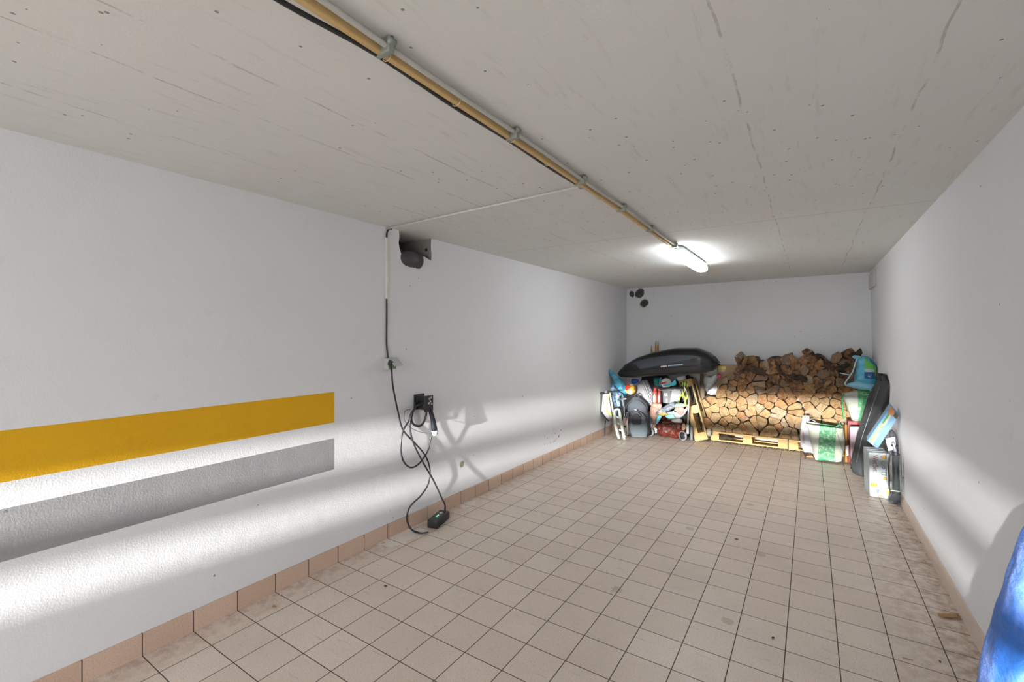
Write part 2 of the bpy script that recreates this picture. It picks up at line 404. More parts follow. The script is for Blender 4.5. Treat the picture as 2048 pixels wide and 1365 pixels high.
# lamp
XC = XC-.012
LP = thing('batten_lamp', 'lit white batten lamp on the ceiling at the end of the conduit', 'ceiling lamp', (XC+.0, 4.5, ZC))
ly0, ly1 = 3.95, 5.07
def lampsec(w, z0, z1, y0, y1, inset=.03):
    def f(u, v):
        a = v*2*PI; yy = y0+(y1-y0)*u; k = 1
        e = min(u, 1-u)*(y1-y0)
        if e < .05: k = math.sqrt(max(0, 1-(1-e/.05)**2))*.6+.4
        c, s_ = math.cos(a), math.sin(a)
        return Vector((XC+w*k*math.copysign(abs(c)**.7, c), yy, (z0+z1)/2+(z1-z0)/2*math.copysign(abs(s_)**.7, s_)*(.5+.5*k)))
    return f
b = MB(); b.grid(lampsec(.052, ZC-.048, ZC-.004, ly0, ly1), 30, 24, closed_v=True)
b.add([lampsec(.052, ZC-.048, ZC-.004, ly0, ly1)(0, j/24) for j in range(24)], [tuple(range(24))]); b.add([lampsec(.052, ZC-.048, ZC-.004, ly0, ly1)(1, j/24) for j in range(24)], [tuple(range(24))])
b.build('body', M['grey_pl'], LP)
n = N('glowing diffuser'); n.set((.9, .9, .9), .4, Emission_Color=(.96, .98, 1.0)); n.b.inputs['Emission Strength'].default_value = 33; M['glow'] = n.m
b = MB(); b.grid(lampsec(.057, ZC-.098, ZC-.036, ly0-.005, ly1+.005), 36, 24, closed_v=True)
fn = lampsec(.057, ZC-.098, ZC-.036, ly0-.005, ly1+.005)
b.add([fn(0, j/24) for j in range(24)], [tuple(range(24))]); b.add([fn(1, j/24) for j in range(24)], [tuple(range(24))])
b.build('diffuser', M['glow'], LP)
for k in range(5):
    y = ly0+.09+k*(ly1-ly0-.18)/4
    for sx in (-1, 1): MB().box((XC+sx*.058, y, ZC-.042), (.008, .022, .026), None, .002).build('clip', M['clamp'], LP)
b = MB(); b.cyl((XC, ly0-.05, ZC-.026), (XC, ly0+.01, ZC-.026), .013, 12); b.cyl((XC, ly0-.03, ZC-.026), (XC, ly0-.015, ZC-.026), .018, 12)
b.build('cable_gland', M['conduit'], LP)
b = MB(); b.cyl((XC-.0, ly0+.07, ZC-.095), (XC-.0, ly0+.07, ZC-.103), .010, 12); b.build('indicator', M['grey_pl'], LP)

# ------------------------------------------------------------------ pipes in walls
pe = thing('drain_pipe_elbow', 'dark grey drain pipe elbow in the broken recess of the left wall', 'pipe', (XL-.05, 2.4, 1.95))
b = MB()
def elbow(u, v):
    a = u*PI*.5; cx = 0.0
    # barrel along +Y that closes in a dome towards -Y
    y = 2.315+.150*u; k = math.sqrt(max(0, 1-(1-min(1, u*1.6))**2))
    t = v*2*PI; r = .062*max(k, .02)
    return Vector((XL-.018+r*math.cos(t)*.95, y, 1.990+r*math.sin(t)))
b.grid(elbow, 22, 32, closed_v=True); b.build('elbow', M['pvc'], pe)
b = MB(); b.cyl((XL-.018, 2.462, 1.990), (XL-.018, 2.474, 1.990), .056, 32); b.cyl((XL-.018, 2.474, 1.990), (XL-.018, 2.51, 1.990), .064, 32); b.build('collar', M['pvc'], pe)
b = MB(); b.cyl((XL-.018, 2.33, 2.0), (XL-.16, 2.36, 2.01), .05, 24); b.build('rear_pipe', M['pvc'], pe)
hm = MB(); hm.cyl((XL-.05, 2.640, 2.10), (XL-.05, 2.632, 2.10), .012, 14)
single('drilled_hole', hm, M['black'], 'small round black drill hole in the concrete side of the recess', 'hole')
bl = [((-2.395, 2.095), .042, .048, 0, 'small dark round pipe opening at the left end of the back wall corner'),
      ((-2.262, 2.100), .083, .062, .5, 'large dark oval pipe opening just below the ceiling, left corner of back wall'),
      ((-2.190, 1.938), .064, .054, .2, 'dark pipe opening with crumbling yellowish rim, lowest of the corner three')]
for (x, z), rx, rz, rot, lab in bl:
    y = back_y(x); p = thing('pipe_opening', lab, 'pipe', (x, y, z), 'pipe openings in the back corner')
    b = MB()
    nseg = 28
    def pt(t, k, dy, j=0): 
        c, s_ = rx*k*math.cos(t), rz*k*math.sin(t)*(1+.12*math.sin(t*2+x*9)); w = 1+j*noise.noise(Vector((math.cos(t)*2, math.sin(t)*2, x*7)))
        return Vector((x+(c*math.cos(rot)-s_*math.sin(rot))*w, y-dy, z+(c*math.sin(rot)+s_*math.cos(rot))*w))
    b.grid(lambda u, v: pt(v*2*PI, [1.22, 1.12, 1.0, .97][round(u*3)], [0.001, .008, .012, .002][round(u*3)], .12), 4, nseg, closed_v=True)
    b.build('mortar_rim', plain('crumbly rim', (.50, .47, .33), .95, var=.3) if rx == .064 else M['plaster'], p)
    b = MB(); b.add([pt(k*2*PI/nseg, .99, .006) for k in range(nseg)], [tuple(range(nseg))]); b.build('dark_bore', plain('dark bore', (.03, .03, .03), .6, var=.5, vs=60), p)
    b = MB(); b.grid(lambda u, v: pt(v*2*PI, [.80, .74, .68, .40, .12][round(u*4)], [.006, .013, .008, .009, .016][round(u*4)]), 5, nseg, closed_v=True); b.build('pipe_end', M['pvc'], p)
m = MB(); m.box2((XR-.024, 6.27, 1.962), (XR+.005, 6.74, 2.135), .004)
single('junction_box', m, M['white_pl'], 'flat white cover box at the top of the right wall near the back corner', 'junction box')

# ------------------------------------------------------------------ socket, hook and charging cable
so = thing('wall_socket', 'light grey weatherproof wall socket with raised flap on the left wall', 'socket', (XL, 2.2, 1.18))
MB().box2((XL, 2.160, 1.186), (XL+.05, 2.236, 1.264), .006).build('housing', M['grey_pl'], so)
MB().box2((XL+.05, 2.168, 1.192), (XL+.056, 2.228, 1.256), .003).build('socket_face', plain('socket face green', (.20, .25, .14), .6), so)  # dull green face in the housing
fl = MB(); rotm = Euler((0, math.radians(-62), 0)).to_matrix()
fl.box(Vector((XL+.083, 2.198, 1.241)), (.006, .080, .084), (0, math.radians(-52), 0), .002); fl.build('flap', M['grey_pl'], so)
hk = thing('cable_hook', 'black plastic cable holder bracket screwed to the left wall', 'bracket', (XL, 2.50, .90))
hy, hz = 2.505, .93
b = MB(); b.box2((XL, hy-.055, hz-.065), (XL+.012, hy+.05, hz+.05), .004); b.build('back_plate', M['black'], hk)
b = MB(); b.cyl((XL+.01, hy, hz-.035), (XL+.10, hy, hz-.035), .034, 20); b.build('drum', M['black'], hk)
b = MB(); b.box2((XL+.095, hy-.045, hz-.075), (XL+.107, hy+.045, hz+.045), .005); b.build('front_plate', M['black'], hk)
b = MB(); 
for dy, dz in ((.0, .02), (.02, .028), (.012, .0), (-.004, -.012), (.026, -.02)): b.box((XL+.1085, hy+dy, hz+dz), (.003, .012, .014), (R.uniform(0, 1), 0, 0))
b.build('moulded_mark', M['white_pl'], hk)

def WL(px, py, dx): return atx(px, py, XL+dx)
ch = thing('charging_cable', 'black car charging cable hung in loops on the wall, control box on floor', 'charging cable', (XL+.05, 2.4, 0))
b = MB()
b.tube(catmull([WL(778, 728, .065), WL(781, 734, .075), WL(783.5, 745, .07), WL(786, 773.6, .05), WL(796.7, 826.8, .035), WL(806, 860.6, .035), WL(828, 885, .04), WL(850, 911, .04), WL(859.5, 938, .05), WL(857, 967, .06), WL(842.6, 991, .07), WL(821, 1013, .08), WL(813.6, 1034.7, .10), WL(817, 1050, .13), atz(826, 1062, .012), atz(842, 1067, .010), atz(857, 1065, .022)], 10), .0062, 8)
b.build('supply_cord', M['black'], ch)
b = MB(); b.box(WL(781, 727, .075), (.03, .028, .036), (0, .5, 0), .008); b.cyl(WL(781, 730, .078), WL(783.5, 742, .072), .011, 12, .007); b.build('mains_plug', M['black'], ch)
b = MB()
b.tube(catmull([atz(889, 1030, .035), WL(890, 1012, .13), WL(884, 998, .11), WL(867, 962, .09), WL(845, 923.5, .08), WL(828, 889.6, .075), WL(821, 865, .07), WL(820, 845, .07), WL(824, 826, .07), WL(834, 811, .06)], 10), .0062, 8)
# three turns over the holder
for k in range(3):
    cc = WL(838, 832, .03+.022*k); 
    ry, rz = .074+.002*k, .074+.003*k
    ring = [cc+Vector((.004*math.sin(3*t), ry*math.cos(t), rz*math.sin(t)-.0)) for t in [2*PI*i/40 for i in range(40)]]
    b.tube(ring, .0058, 8, closed=True)
b.tube(catmull([WL(834, 811, .05), WL(822, 828, .06), WL(818.5, 841, .06), WL(807, 860.6, .06), WL(801.5, 889.6, .06), WL(806, 921, .06), WL(821, 935.6, .06), WL(838, 928, .06), WL(854.7, 904, .07), WL(861, 880, .08), WL(864, 866, .09)], 10), .0062, 8)
b.build('charging_cord', M['black'], ch)
b = MB()
cp = catmull([WL(850, 803, .085), WL(857, 812, .095), WL(862, 826, .10), WL(866, 842, .10), WL(868, 856, .10), WL(869, 862, .10)], 5)
n_ = len(cp); b.tube(cp, .01, 16, rs=[.010+.013*min(1, (i/n_)*1.3) for i in range(n_)])
b.build('connector_handle', plain('glossy navy black plastic', (.010, .012, .018), .30), ch)
b = MB(); b.cyl(WL(869, 861, .10), WL(870, 869, .10), .024, 20); b.cyl(WL(869.5, 868, .10), WL(870, 870, .10), .019, 20); b.build('connector_ring', M['white_pl'], ch)
b = MB(); b.tube(catmull([WL(821, 819, .07), WL(811, 822, .075), WL(808, 834, .08), WL(810, 843, .08), WL(823, 857, .085), WL(842, 865, .09), WL(858, 867, .095), WL(866, 866, .10)], 8), .0018, 6); b.build('strap_cord', M['black'], ch)
bc = atz(875, 1050, .0)
b = MB(); d = (atz(893, 1033)-atz(862, 1060)); ang = math.atan2(d.y, d.x)
bx = (atz(893, 1034)+atz(861, 1060))/2
b.box(bx+Vector((0, 0, .03)), (.215, .085, .058), (0, 0, ang), .008); cbx = b.build('control_box', M['black'], ch)
b = MB(); b.box(bx+Vector((0, 0, .0595)), (.12, .05, .003), (0, 0, ang), .001); b.build('display_panel', plain('dark glass', (.03, .03, .035), .12), cbx)
n = N('green status light'); n.set((.1, .8, .3), .4, Emission_Color=(.1, 1., .35)); n.b.inputs['Emission Strength'].default_value = 1.5
b = MB(); dv = Vector((math.cos(ang), math.sin(ang), 0)); b.box(bx+Vector((0, 0, .062))-dv*.02, (.034, .008, .002), (0, 0, ang)); b.build('status_light', n.m, cbx)
b = MB(); b.box(bx+Vector((0, 0, .062))+dv*.04, (.03, .018, .002), (0, 0, ang)); b.build('label', M['grey_pl'], cbx)


# ------------------------------------------------------------------ wood materials
def mat_wood_end(name, a, b, c_):
    n = N(name); p = n.coord(); oi = n.node('ShaderNodeObjectInfo').outputs['Random']
    base = n.mix(oi, a, b)
    fr_ = n.math('FRACT', n.math('MULTIPLY', oi, 7.31)); gy = sum(c_)/3
    base = n.mix(n.ramp(fr_, .55, 1., 0, .75), base, (gy*1.12, gy*1.03, gy*.88)); base = n.mix(n.ramp(fr_, .35, .0, 0, .5), base, (a[0]*1.0, a[1]*.72, a[2]*.5))
    base = n.mix(n.ramp(n.noise(p, 14, 5, .7), .42, .62, 0, .8), base, c_)
    base = n.mix(n.ramp(n.noise(n.scale(p, (1, 1, 2.6)), 75, 4, .7), .5, .68, 0, .55), base, [k*.45 for k in c_])
    base = n.mix(n.ramp(n.vor(p, 30, 'DISTANCE_TO_EDGE'), .0, .035, .55, 0), base, [k*.3 for k in c_])
    return n.set(base, .85, n.bump(n.noise(p, 55, 5, .7), .9, .008))
def mat_bark(name, a, b):
    n = N(name); p = n.coord(); oi = n.node('ShaderNodeObjectInfo').outputs['Random']
    base = n.mix(oi, a, b)
    base = n.mix(n.ramp(n.noise(n.scale(p, (1, .25, 1)), 50, 5, .75), .40, .62, 0, .85), base, [k*.3 for k in a])
    return n.set(base, .95, n.bump(n.noise(n.scale(p, (1, .3, 1)), 60, 5, .75), 1., .012))
ME = {'pale': mat_wood_end('pale split wood', (.30, .19, .085), (.21, .125, .055), (.38, .26, .13)),
      'brown': mat_wood_end('brown split wood', (.30, .145, .055), (.21, .10, .042), (.42, .26, .12)),
      'dark': mat_wood_end('dark split wood', (.11, .055, .027), (.20, .09, .038), (.34, .19, .09))}
MK = {'pale': mat_bark('tan bark', (.20, .125, .065), (.15, .095, .055)),
      'brown': mat_bark('brown bark', (.095, .055, .032), (.13, .075, .04)),
      'dark': mat_bark('dark bark', (.050, .032, .022), (.085, .055, .035))}
def mat_plank():
    n = N('pale pallet pine'); p = n.coord('Generated'); g = n.coord()
    oi = n.node('ShaderNodeObjectInfo').outputs['Random']
    base = n.mix(oi, (.48, .33, .14), (.40, .27, .11))
    base = n.mix(n.ramp(n.noise(n.scale(g, (1, 5, 9)), 9, 5, .7), .45, .65, 0, .6), base, (.40, .25, .10))
    base = n.mix(n.ramp(n.noise(g, 12, 4), .62, .7, 0, .5), base, (.22, .14, .07))
    return n.set(base, .75, n.bump(n.noise(n.scale(g, (1, 5, 9)), 30, 4), .4, .003))
M['pine'] = mat_plank()

# ------------------------------------------------------------------ pallets
def pallet(name, label, org, rot, L=.90, D=.26, H=.128):
    """built lying, long side along x, then placed by matrix"""
    t = thing(name, label, 'pallet', org, 'wooden pallets')
    mt = Matrix.Translation(org) @ rot.to_4x4()
    def bx(nm, a, b):
        m = MB(); c = (Vector(a)+Vector(b))/2; d = [abs(q) for q in (Vector(b)-Vector(a))]
        t2 = bmesh.new(); bmesh.ops.create_cube(t2, size=1)
        for v in t2.verts: v.co = Vector((v.co.x*d[0], v.co.y*d[1], v.co.z*d[2]))
        bmesh.ops.bevel(t2, geom=list(t2.edges), offset=.003, segments=1, affect='EDGES')
        m.merge(t2, mt @ Matrix.Translation(c)); m.build(nm, M['pine'], t)
    for y0 in (0, D-.055) if D < .4 else (0, D/2-.04, D-.08):
        bx('bottom_board', (0, y0, 0), (L, y0+.055 if D < .4 else y0+.08, .020))
        for x0, x1 in ((0, .105), (L/2-.055, L/2+.055), (L-.105, L)):
            bx('block', (x0, y0, .020), (x1, y0+(.055 if D < .4 else .08), .086))
    for x0, x1 in ((0, .10), (L/2-.05, L/2+.05), (L-.10, L)): bx('cross_board', (x0, 0, .086), (x1, D, .104))
    k = 3 if D < .4 else 6; w_ = .075; 
    for i in range(k): y0 = (D-w_)*i/(k-1); bx('top_board', (0, y0, .104), (L, y0+w_, H))
    return t
WY = 6.68
pallet('pallet', 'pale wooden pallet under the firewood, the longer one seen at left', Vector((-1.137, WY, 0)), Matrix.Rotation(math.radians(-1.5), 3, 'Z'))
pallet('pallet', 'pale wooden pallet under the firewood, mostly hidden behind white and green bags', Vector((-.228, WY-.025, 0)), Matrix.Rotation(math.radians(-3), 3, 'Z'), .80, .22)
# leaning pallet, stood on its short side with its edge towards the room
A = aty(1413, 879, 6.52); B = aty(1379, 757, 6.56)
ax = (B-A); Lp = ax.length; ux = ax.normalized()
uz = Vector((-1, 0, 0)); uz = (uz-ux*uz.dot(ux)).normalized(); uy = uz.cross(ux)
rotp = Matrix((ux, uy, uz)).transposed()
lp = pallet('pallet', 'pale wooden pallet stood on end, leaning under the black roof box', A+Vector((.02, 0, .0)), rotp, Lp, .30, .17)

# ------------------------------------------------------------------ firewood
pile_px = [(1408, 866), (1409, 838), (1413, 806), (1424, 785), (1441, 768), (1452, 757), (1464, 740), (1472, 723), (1480, 711), (1496, 704), (1512, 705), (1522, 717), (1540, 722), (1552, 716), (1562, 710), (1571, 717), (1588, 712), (1602, 712), (1612, 718), (1628, 708), (1645, 712), (1658, 717), (1672, 702), (1692, 708), (1706, 702), (1722, 701), (1728, 720), (1738, 770), (1742, 860), (1740, 898), (1700, 893), (1600, 878)]
pile = [(aty(a, b, 6.66).x, aty(a, b, 6.66).z) for a, b in pile_px]
zb = .130
pile = [(x, max(z, zb)) for x, z in pile]
def inside(p, poly):
    c = False; j = len(poly)-1
    for i in range(len(poly)):
        if (poly[i][1] > p[1]) != (poly[j][1] > p[1]) and p[0] < (poly[j][0]-poly[i][0])*(p[1]-poly[i][1])/(poly[j][1]-poly[i][1])+poly[i][0]: c = not c
        j = i
    return c
def clip(poly, p, nrm):
    out = []
    for i in range(len(poly)):
        a, b = poly[i], poly[(i+1) % len(poly)]
        da = (a[0]-p[0])*nrm[0]+(a[1]-p[1])*nrm[1]; db = (b[0]-p[0])*nrm[0]+(b[1]-p[1])*nrm[1]
        if da <= 0: out.append(a)
        if (da < 0) != (db < 0) and da != db:
            t = da/(da-db); out.append((a[0]+(b[0]-a[0])*t, a[1]+(b[1]-a[1])*t))
    return out
xs = [p[0] for p in pile]; zs = [p[1] for p in pile]
seeds = []; rr = random.Random(21); sx, sz = .108, .080
row = 0; z = zb-.05
while z < max(zs)+.16:
    x = min(xs)-.2+(row % 2)*sx/2
    while x < max(xs)+.2:
        if rr.random() > .17: seeds.append((x+rr.uniform(-.48, .48)*sx, z+rr.uniform(-.46, .46)*sz, row))
        x += sx
    z += sz; row += 1
seeds = [q for q in seeds if q[1] > zb+.02]
cells = []
for i, (x, z, rw) in enumerate(seeds):
    if not inside((x, z), pile) or z < zb+.012: continue
    poly = [(x-.2, z-.2), (x+.2, z-.2), (x+.2, z+.2), (x-.2, z+.2)]
    for j, (x2, z2, _) in enumerate(seeds):
        if i == j or abs(x2-x) > .35 or abs(z2-z) > .35: continue
        if len(poly) < 3: break
        poly = clip(poly, ((x+x2)/2, (z+z2)/2), (x2-x, z2-z))
    poly = clip(poly, (0, zb), (0, -1))
    if len(poly) >= 3: cells.append((x, z, rw, poly))
wood_rows = {}
for c in cells: wood_rows.setdefault(c[2], []).append(c)
ORD = ['first', 'second', 'third', 'fourth', 'fifth', 'sixth', 'seventh', 'eighth', 'ninth', 'tenth', 'eleventh', 'twelfth', 'thirteenth', 'fourteenth', 'fifteenth', 'sixteenth', 'seventeenth', 'eighteenth']
def log_mesh(poly, cx, cz, y0, length, seed, rot, tone, shrink):
    n = 20; per = []
    P_ = [Vector((a-cx, b-cz)) for a, b in poly]; L = len(P_)
    if sum(P_[i].cross(P_[(i+1) % L]) for i in range(L)) < 0: P_.reverse()
    seg = [(P_[(i+1) % L]-P_[i]).length for i in range(L)]; tot = sum(seg)
    cnt = [1]*L
    while sum(cnt) < n: i = max(range(L), key=lambda i: seg[i]/cnt[i]); cnt[i] += 1
    n = sum(cnt)
    for i in range(L):
        for j in range(cnt[i]): per.append(P_[i].lerp(P_[(i+1) % L], j/cnt[i]))
    sm = [(per[k-1]+per[k]*6+per[(k+1) % n])/8 for k in range(n)]
    ctr = sum(sm, Vector((0, 0)))/n
    rq = random.Random(seed); ny = 6; m = MB(); off = Vector((seed*1.37, seed*.71, seed*2.3))
    sgn = rq.choice((-1, 1)); bark0 = rq.random()*n; mt = Matrix.Translation((cx, y0, cz)) @ rot.to_4x4()
    vs = []; fs = []
    tilt = Vector((rq.uniform(-.28, .28), rq.uniform(-.28, .28)))
    for j in range(ny):
        t = j/(ny-1)
        for k in range(n):
            q = ctr+(sm[k]-ctr)*(shrink+(.985-shrink)*min(1, t*2.5))
            nn = noise.noise(Vector((q.x*16, t*1.5, q.y*16))+off); q2 = q+(q-ctr)*nn*.22
            y = t*length + (q.dot(tilt) if j == 0 else 0) + (.010*noise.noise(Vector((q.x*30, 5, q.y*30))+off) if j == 0 else 0)
            vs.append(mt@Vector((q2.x, y, q2.y)))
    for j in range(ny-1):
        for k in range(n): fs.append((j*n+k, (j+1)*n+k, (j+1)*n+(k+1) % n, j*n+(k+1) % n))
    m.mi = 1; base = len(m.bm.verts)
    V = m.add(vs, [], False)
    for f in fs:
        k = f[0] % n; q = m.bm.faces.new([V[i] for i in f]); q.material_index = 1 if ((k-bark0) % n) < n*.45 else 0
    for f_ in (0, ny-1):   # end faces: two inner rings and a centre
        prev = [V[f_*n+k] for k in range(n)]
        for sc_ in (.66, .33):
            ring = []
            for k in range(n):
                q = ctr+(sm[k]-ctr)*(shrink if f_ == 0 else 1.0)*sc_; dy = q.dot(tilt) if f_ == 0 else 0
                h = .016*noise.noise(Vector((q.x*34, 9, q.y*34))+off)
                ring.append(m.bm.verts.new(mt@Vector((q.x, (0 if f_ == 0 else length)+dy+h, q.y))))
            for k in range(n):
                a = (prev[k], prev[(k+1) % n], ring[(k+1) % n], ring[k]); q_ = m.bm.faces.new(a if f_ == 0 else a[::-1]); q_.material_index = 0
            prev = ring
        m.bm.faces.new(prev if f_ == 0 else prev[::-1]).material_index = 0
    return m
nlog = 0
top_row = max(wood_rows)
for rw in sorted(wood_rows):
    lst = sorted(wood_rows[rw])
    for k, (cx, cz, _, poly) in enumerate(lst):
        rq = random.Random(rw*100+k)
        hfrac = (cz-.13)/(1.1)
        line = .72+.10*math.sin(cx*5)  # pale below, darker above: edge of the low light mixed into wood tone
        tone = 'pale' if cz < line-.10 else ('brown' if (cz < line+.04 or rq.random() < .35) else 'dark')
        if tone == 'pale' and rq.random() < .13: tone = 'brown'
        loose = cz > line
        rot = Euler((rq.uniform(-.12, .12), 0, rq.uniform(-.15, .15))).to_matrix()
        if loose: rot = Euler((rq.uniform(-.35, .2), rq.uniform(-.2, .2), rq.uniform(-.35, .35))).to_matrix()
        y0 = WY+rq.uniform(-.045, .02)-(.02 if loose else 0)
        ln = min(.30, back_y(cx)-.045-y0-(.05 if loose else 0))
        seen = {'pale': 'pale', 'brown': 'brown', 'dark': 'dark weathered'}[tone]
        m = log_mesh(poly, cx, cz, y0, ln, rw*40+k, rot, tone, .925 if not loose else .98)
        lab = f"{seen} split firewood log, {ORD[len(ORD[:0])+sorted(wood_rows).index(rw)]} course above the pallets, {'leftmost' if k == 0 else ORD[k]+' from the left'}"
        single('firewood_log', m, [ME[tone], MK[tone]], lab, 'firewood', 'firewood logs stacked against the back wall')
        nlog += 1
# loose logs lying crosswise on the upper part of the heap
cross = [((1492, 738), (1538, 745), .050, 'rough brown log with pinkish split face lying sideways, left in upper heap'),
         ((1545, 725), (1578, 765), .030, 'long slanting log with pale split edge across the middle of the heap'),
         ((1583, 752), (1612, 760), .045, 'grey barked round log lying sideways in the upper heap'),
         ((1636, 722), (1668, 738), .048, 'brown log with bark lying sideways near the top, right of centre'),
         ((1672, 745), (1698, 730), .050, 'dark barked log lying slanted, upper right of the heap'),
         ((1628, 778), (1662, 766), .026, 'thin pale split stick slanting above the pale logs'),
         ((1700, 716), (1722, 704), .040, 'dark log tipped up at the top right end of the heap'),
         ((1478, 745), (1492, 715), .045, 'dark log leaning at the upper left slope of the heap'),
         ((1620, 707), (1646, 722), .030, 'pointed log resting on top of the heap')]
for i, (a, b, r, lab) in enumerate(cross):
    p, q = aty(*a, 6.60), aty(*b, 6.64); m = MB(); k = 10
    pts = [p.lerp(q, t/9)+Vector((0, 0, .008*math.sin(t+i))) for t in range(10)]
    m.tube(pts, r, 11, rs=[r*(.86+.25*noise.noise(Vector((t*.6, i*3.3, 0)))) for t in range(10)])
    for v in m.bm.verts: v.co += Vector((noise.noise(v.co*22), noise.noise(v.co*22+Vector((9, 0, 0))), noise.noise(v.co*22+Vector((0, 9, 0)))))*.016
    for f in m.bm.faces: f.smooth = False; f.material_index = 0 if (len(f.verts) > 5 or noise.noise(f.calc_center_median()*6+Vector((i, 0, 0))) > .12) else 1
    tone = 'pale' if 'pale split stick' in lab else ('brown' if i in (0, 1, 3) else 'dark')
    single('firewood_log', m, [ME[tone], MK[tone]], lab, 'firewood', 'loose logs on the upper heap')
# bark crumbs in front of the pallets
m = MB(); rq = random.Random(5)
for i in range(620):
    x = rq.uniform(-1.35, .05); y = WY-.02-abs(rq.gauss(0, .045))-.03*(x+1.1)*.5; a = rq.uniform(0, PI); s_ = rq.uniform(.004, .013)
    c, d = Vector((x, y, s_*.2)), Vector((math.cos(a), math.sin(a), 0)); e = Vector((-d.y, d.x, 0))
    m.add([c+d*s_, c+e*s_*.5, c-d*s_*.9, c-e*s_*.4, c+Vector((0, 0, s_*.5))], [(0, 1, 4), (1, 2, 4), (2, 3, 4), (3, 0, 4), (0, 1, 2, 3)], False)
single('bark_crumbs', m, MK['brown'], 'brown bark crumbs scattered on the tiles along the pallet', 'debris', None, 'stuff')
m = MB(); m.blob(aty(1450, 876, 6.80), (.10, .05, .035), .3, 2.5, 1, 3, 4, .2)
single('bark_piece', m, MK['dark'], 'dark curved piece of bark lying inside the longer pallet', 'bark')
chips = [((1898, 1236), .05, 'curled tan wood chip on the tiles near the right wall', 'tan'), ((1816, 1321), .018, 'thin brown twig on the tiles close to the bottom edge', 'tan'), ((1880, 1325), .010, 'dark leaf scrap on the tiles at lower right', 'black_matte'),
         ((1473, 1080), .012, 'small dark leaf on the tiles in the middle of the floor', 'black_matte'), ((1546, 1278), .014, 'small dark leaf scrap low in the middle of the floor', 'black_matte'), ((771, 1174), .010, 'small dark leaf on the tiles at lower left', 'black_matte'),
         ((548, 1215), .012, 'brown leaf on the tiles nearest the left skirting', 'tan'), ((1793, 1029), .016, 'dry brown leaf in front of the black foot pump', 'tan'), ((1844, 1088), .012, 'dark crumb beside the right skirting', 'black_matte')]
for (q, s_, lab, mt_) in chips:
    c = atz(*q); m = MB(); a = R.uniform(0, PI); d = Vector((math.cos(a), math.sin(a)*.6, 0)); e = Vector((-d.y, d.x, 0))*.3
    if 'chip' in lab: d = Vector((.6, .35, 0)).normalized(); e = Vector((-d.y, d.x, 0))*.16
    if 'twig' in lab: e *= .3
    m.grid(lambda u, v: c+d*s_*(u*2-1)+e*s_*(v*2-1)*math.sin(PI*(.08+.84*u))**.5*2+Vector((0, 0, .002+s_*.18*(abs(v*2-1)**2)+s_*.25*(u-.5)**2)), 8, 5)
    o_ = single('dry_leaf' if 'leaf' in lab else ('wood_chip' if 'chip' in lab else ('twig' if 'twig' in lab else 'crumb')), m, plain('dry brown leaf', (.42, .26, .12), .8) if mt_ == 'tan' else plain('dark leaf', (.07, .05, .04), .8), lab, 'debris')
    so_ = o_.modifiers.new('s', 'SOLIDIFY'); so_.thickness = .0012

# ------------------------------------------------------------------ roof box on top of the left heap
RA, RB = aty(1238, 747, 6.60), aty(1438, 727, 6.56)
def lerp_tab(tab, u):
    for (a, x), (b, y) in zip(tab[:-1], tab[1:]):
        if u <= b: t = (u-a)/(b-a); t = t*t*(3-2*t)*.4+t*.6; return x+(y-x)*t
    return tab[-1][1]
HT = [(0, 0.012), (.03, .055), (.11, .135), (.24, .205), (.40, .245), (.60, .262), (.80, .235), (.90, .165), (.96, .10), (1, .02)]
WT_ = [(0, .05), (.03, .13), (.12, .20), (.30, .25), (.60, .26), (.85, .24), (.95, .19), (1, .10)]
DT = [(0, .012), (.05, .055), (.2, .085), (.7, .10), (.88, .11), (.95, .085), (1, .02)]
def ax_(u): 
    return RA.lerp(RB, u)+Vector((0, 0, .012*math.sin(PI*u)))
def lid(u, v, off=0.):
    a = v*PI; H, Wd = lerp_tab(HT, u)+off, lerp_tab(WT_, u)+off; p = ax_(u)
    c, s_ = math.cos(a), math.sin(a)
    groove = 0
    return p+Vector((0, -Wd*math.copysign(abs(c)**.62, c), H*s_**.80))
def base_(u, v):
    a = v*PI; D_, Wd = lerp_tab(DT, u), lerp_tab(WT_, u)*.97; p = ax_(u)
    c, s_ = math.cos(a), math.sin(a)
    return p+Vector((0, -Wd*math.copysign(abs(c)**.45, c), -.006-D_*s_**.55))
bm_ = plain('textured black roof box plastic', (.010, .011, .013), .33, bump=.2, bs=260)
rb = thing('roof_box', 'long black car roof box lying on top of the clutter', 'roof box', ax_(.5)-Vector((0, 0, .1)))
m = MB(); m.grid(lid, 60, 34); m.build('lid', bm_, rb)
m = MB(); m.grid(base_, 60, 26); m.build('base', plain('black box underside', (.016, .017, .019), .34), rb)
m = MB(); m.tube([ax_(u/40)+Vector((0, -lerp_tab(WT_, u/40)-.003, 0)) for u in range(41)], .009, 8); m.build('rim', M['black'], rb)
vl = [(0, .62), (.06, .50), (.16, .13), (.5, .20), (.85, .34), (1, .52)]; vu = [(0, .66), (.1, .70), (.5, .66), (.85, .60), (1, .54)]
def hf(u, f):   # v at height fraction f on the front side
    return math.asin(min(1, f**(1/.80)))/PI
m = MB(); m.grid(lambda s_, t: lid(.19+.66*s_, hf(0, lerp_tab(vl, s_)+(lerp_tab(vu, s_)-lerp_tab(vl, s_))*t), .0045), 46, 10)
m.build('side_panel', plain('slate grey textured panel', (.058, .066, .084), .42, bump=.3, bs=260), rb)
m = MB(); m.grid(lambda s_, t: lid(.19+.66*s_, hf(0, lerp_tab(vl, s_)-.045*(1-t)), .0065), 46, 3); m.grid(lambda s_, t: lid(.185+.012*t+.05*s_, hf(0, .66-.50*s_), .0065), 10, 3)
m.build('groove', M['black'], rb)
m = MB(); m.grid(lambda s_, t: lid(.06+.84*s_, hf(0, .86+.05*t), .005), 46, 4); m.build('crease', plain('black crease', (.022, .022, .025), .28), rb)
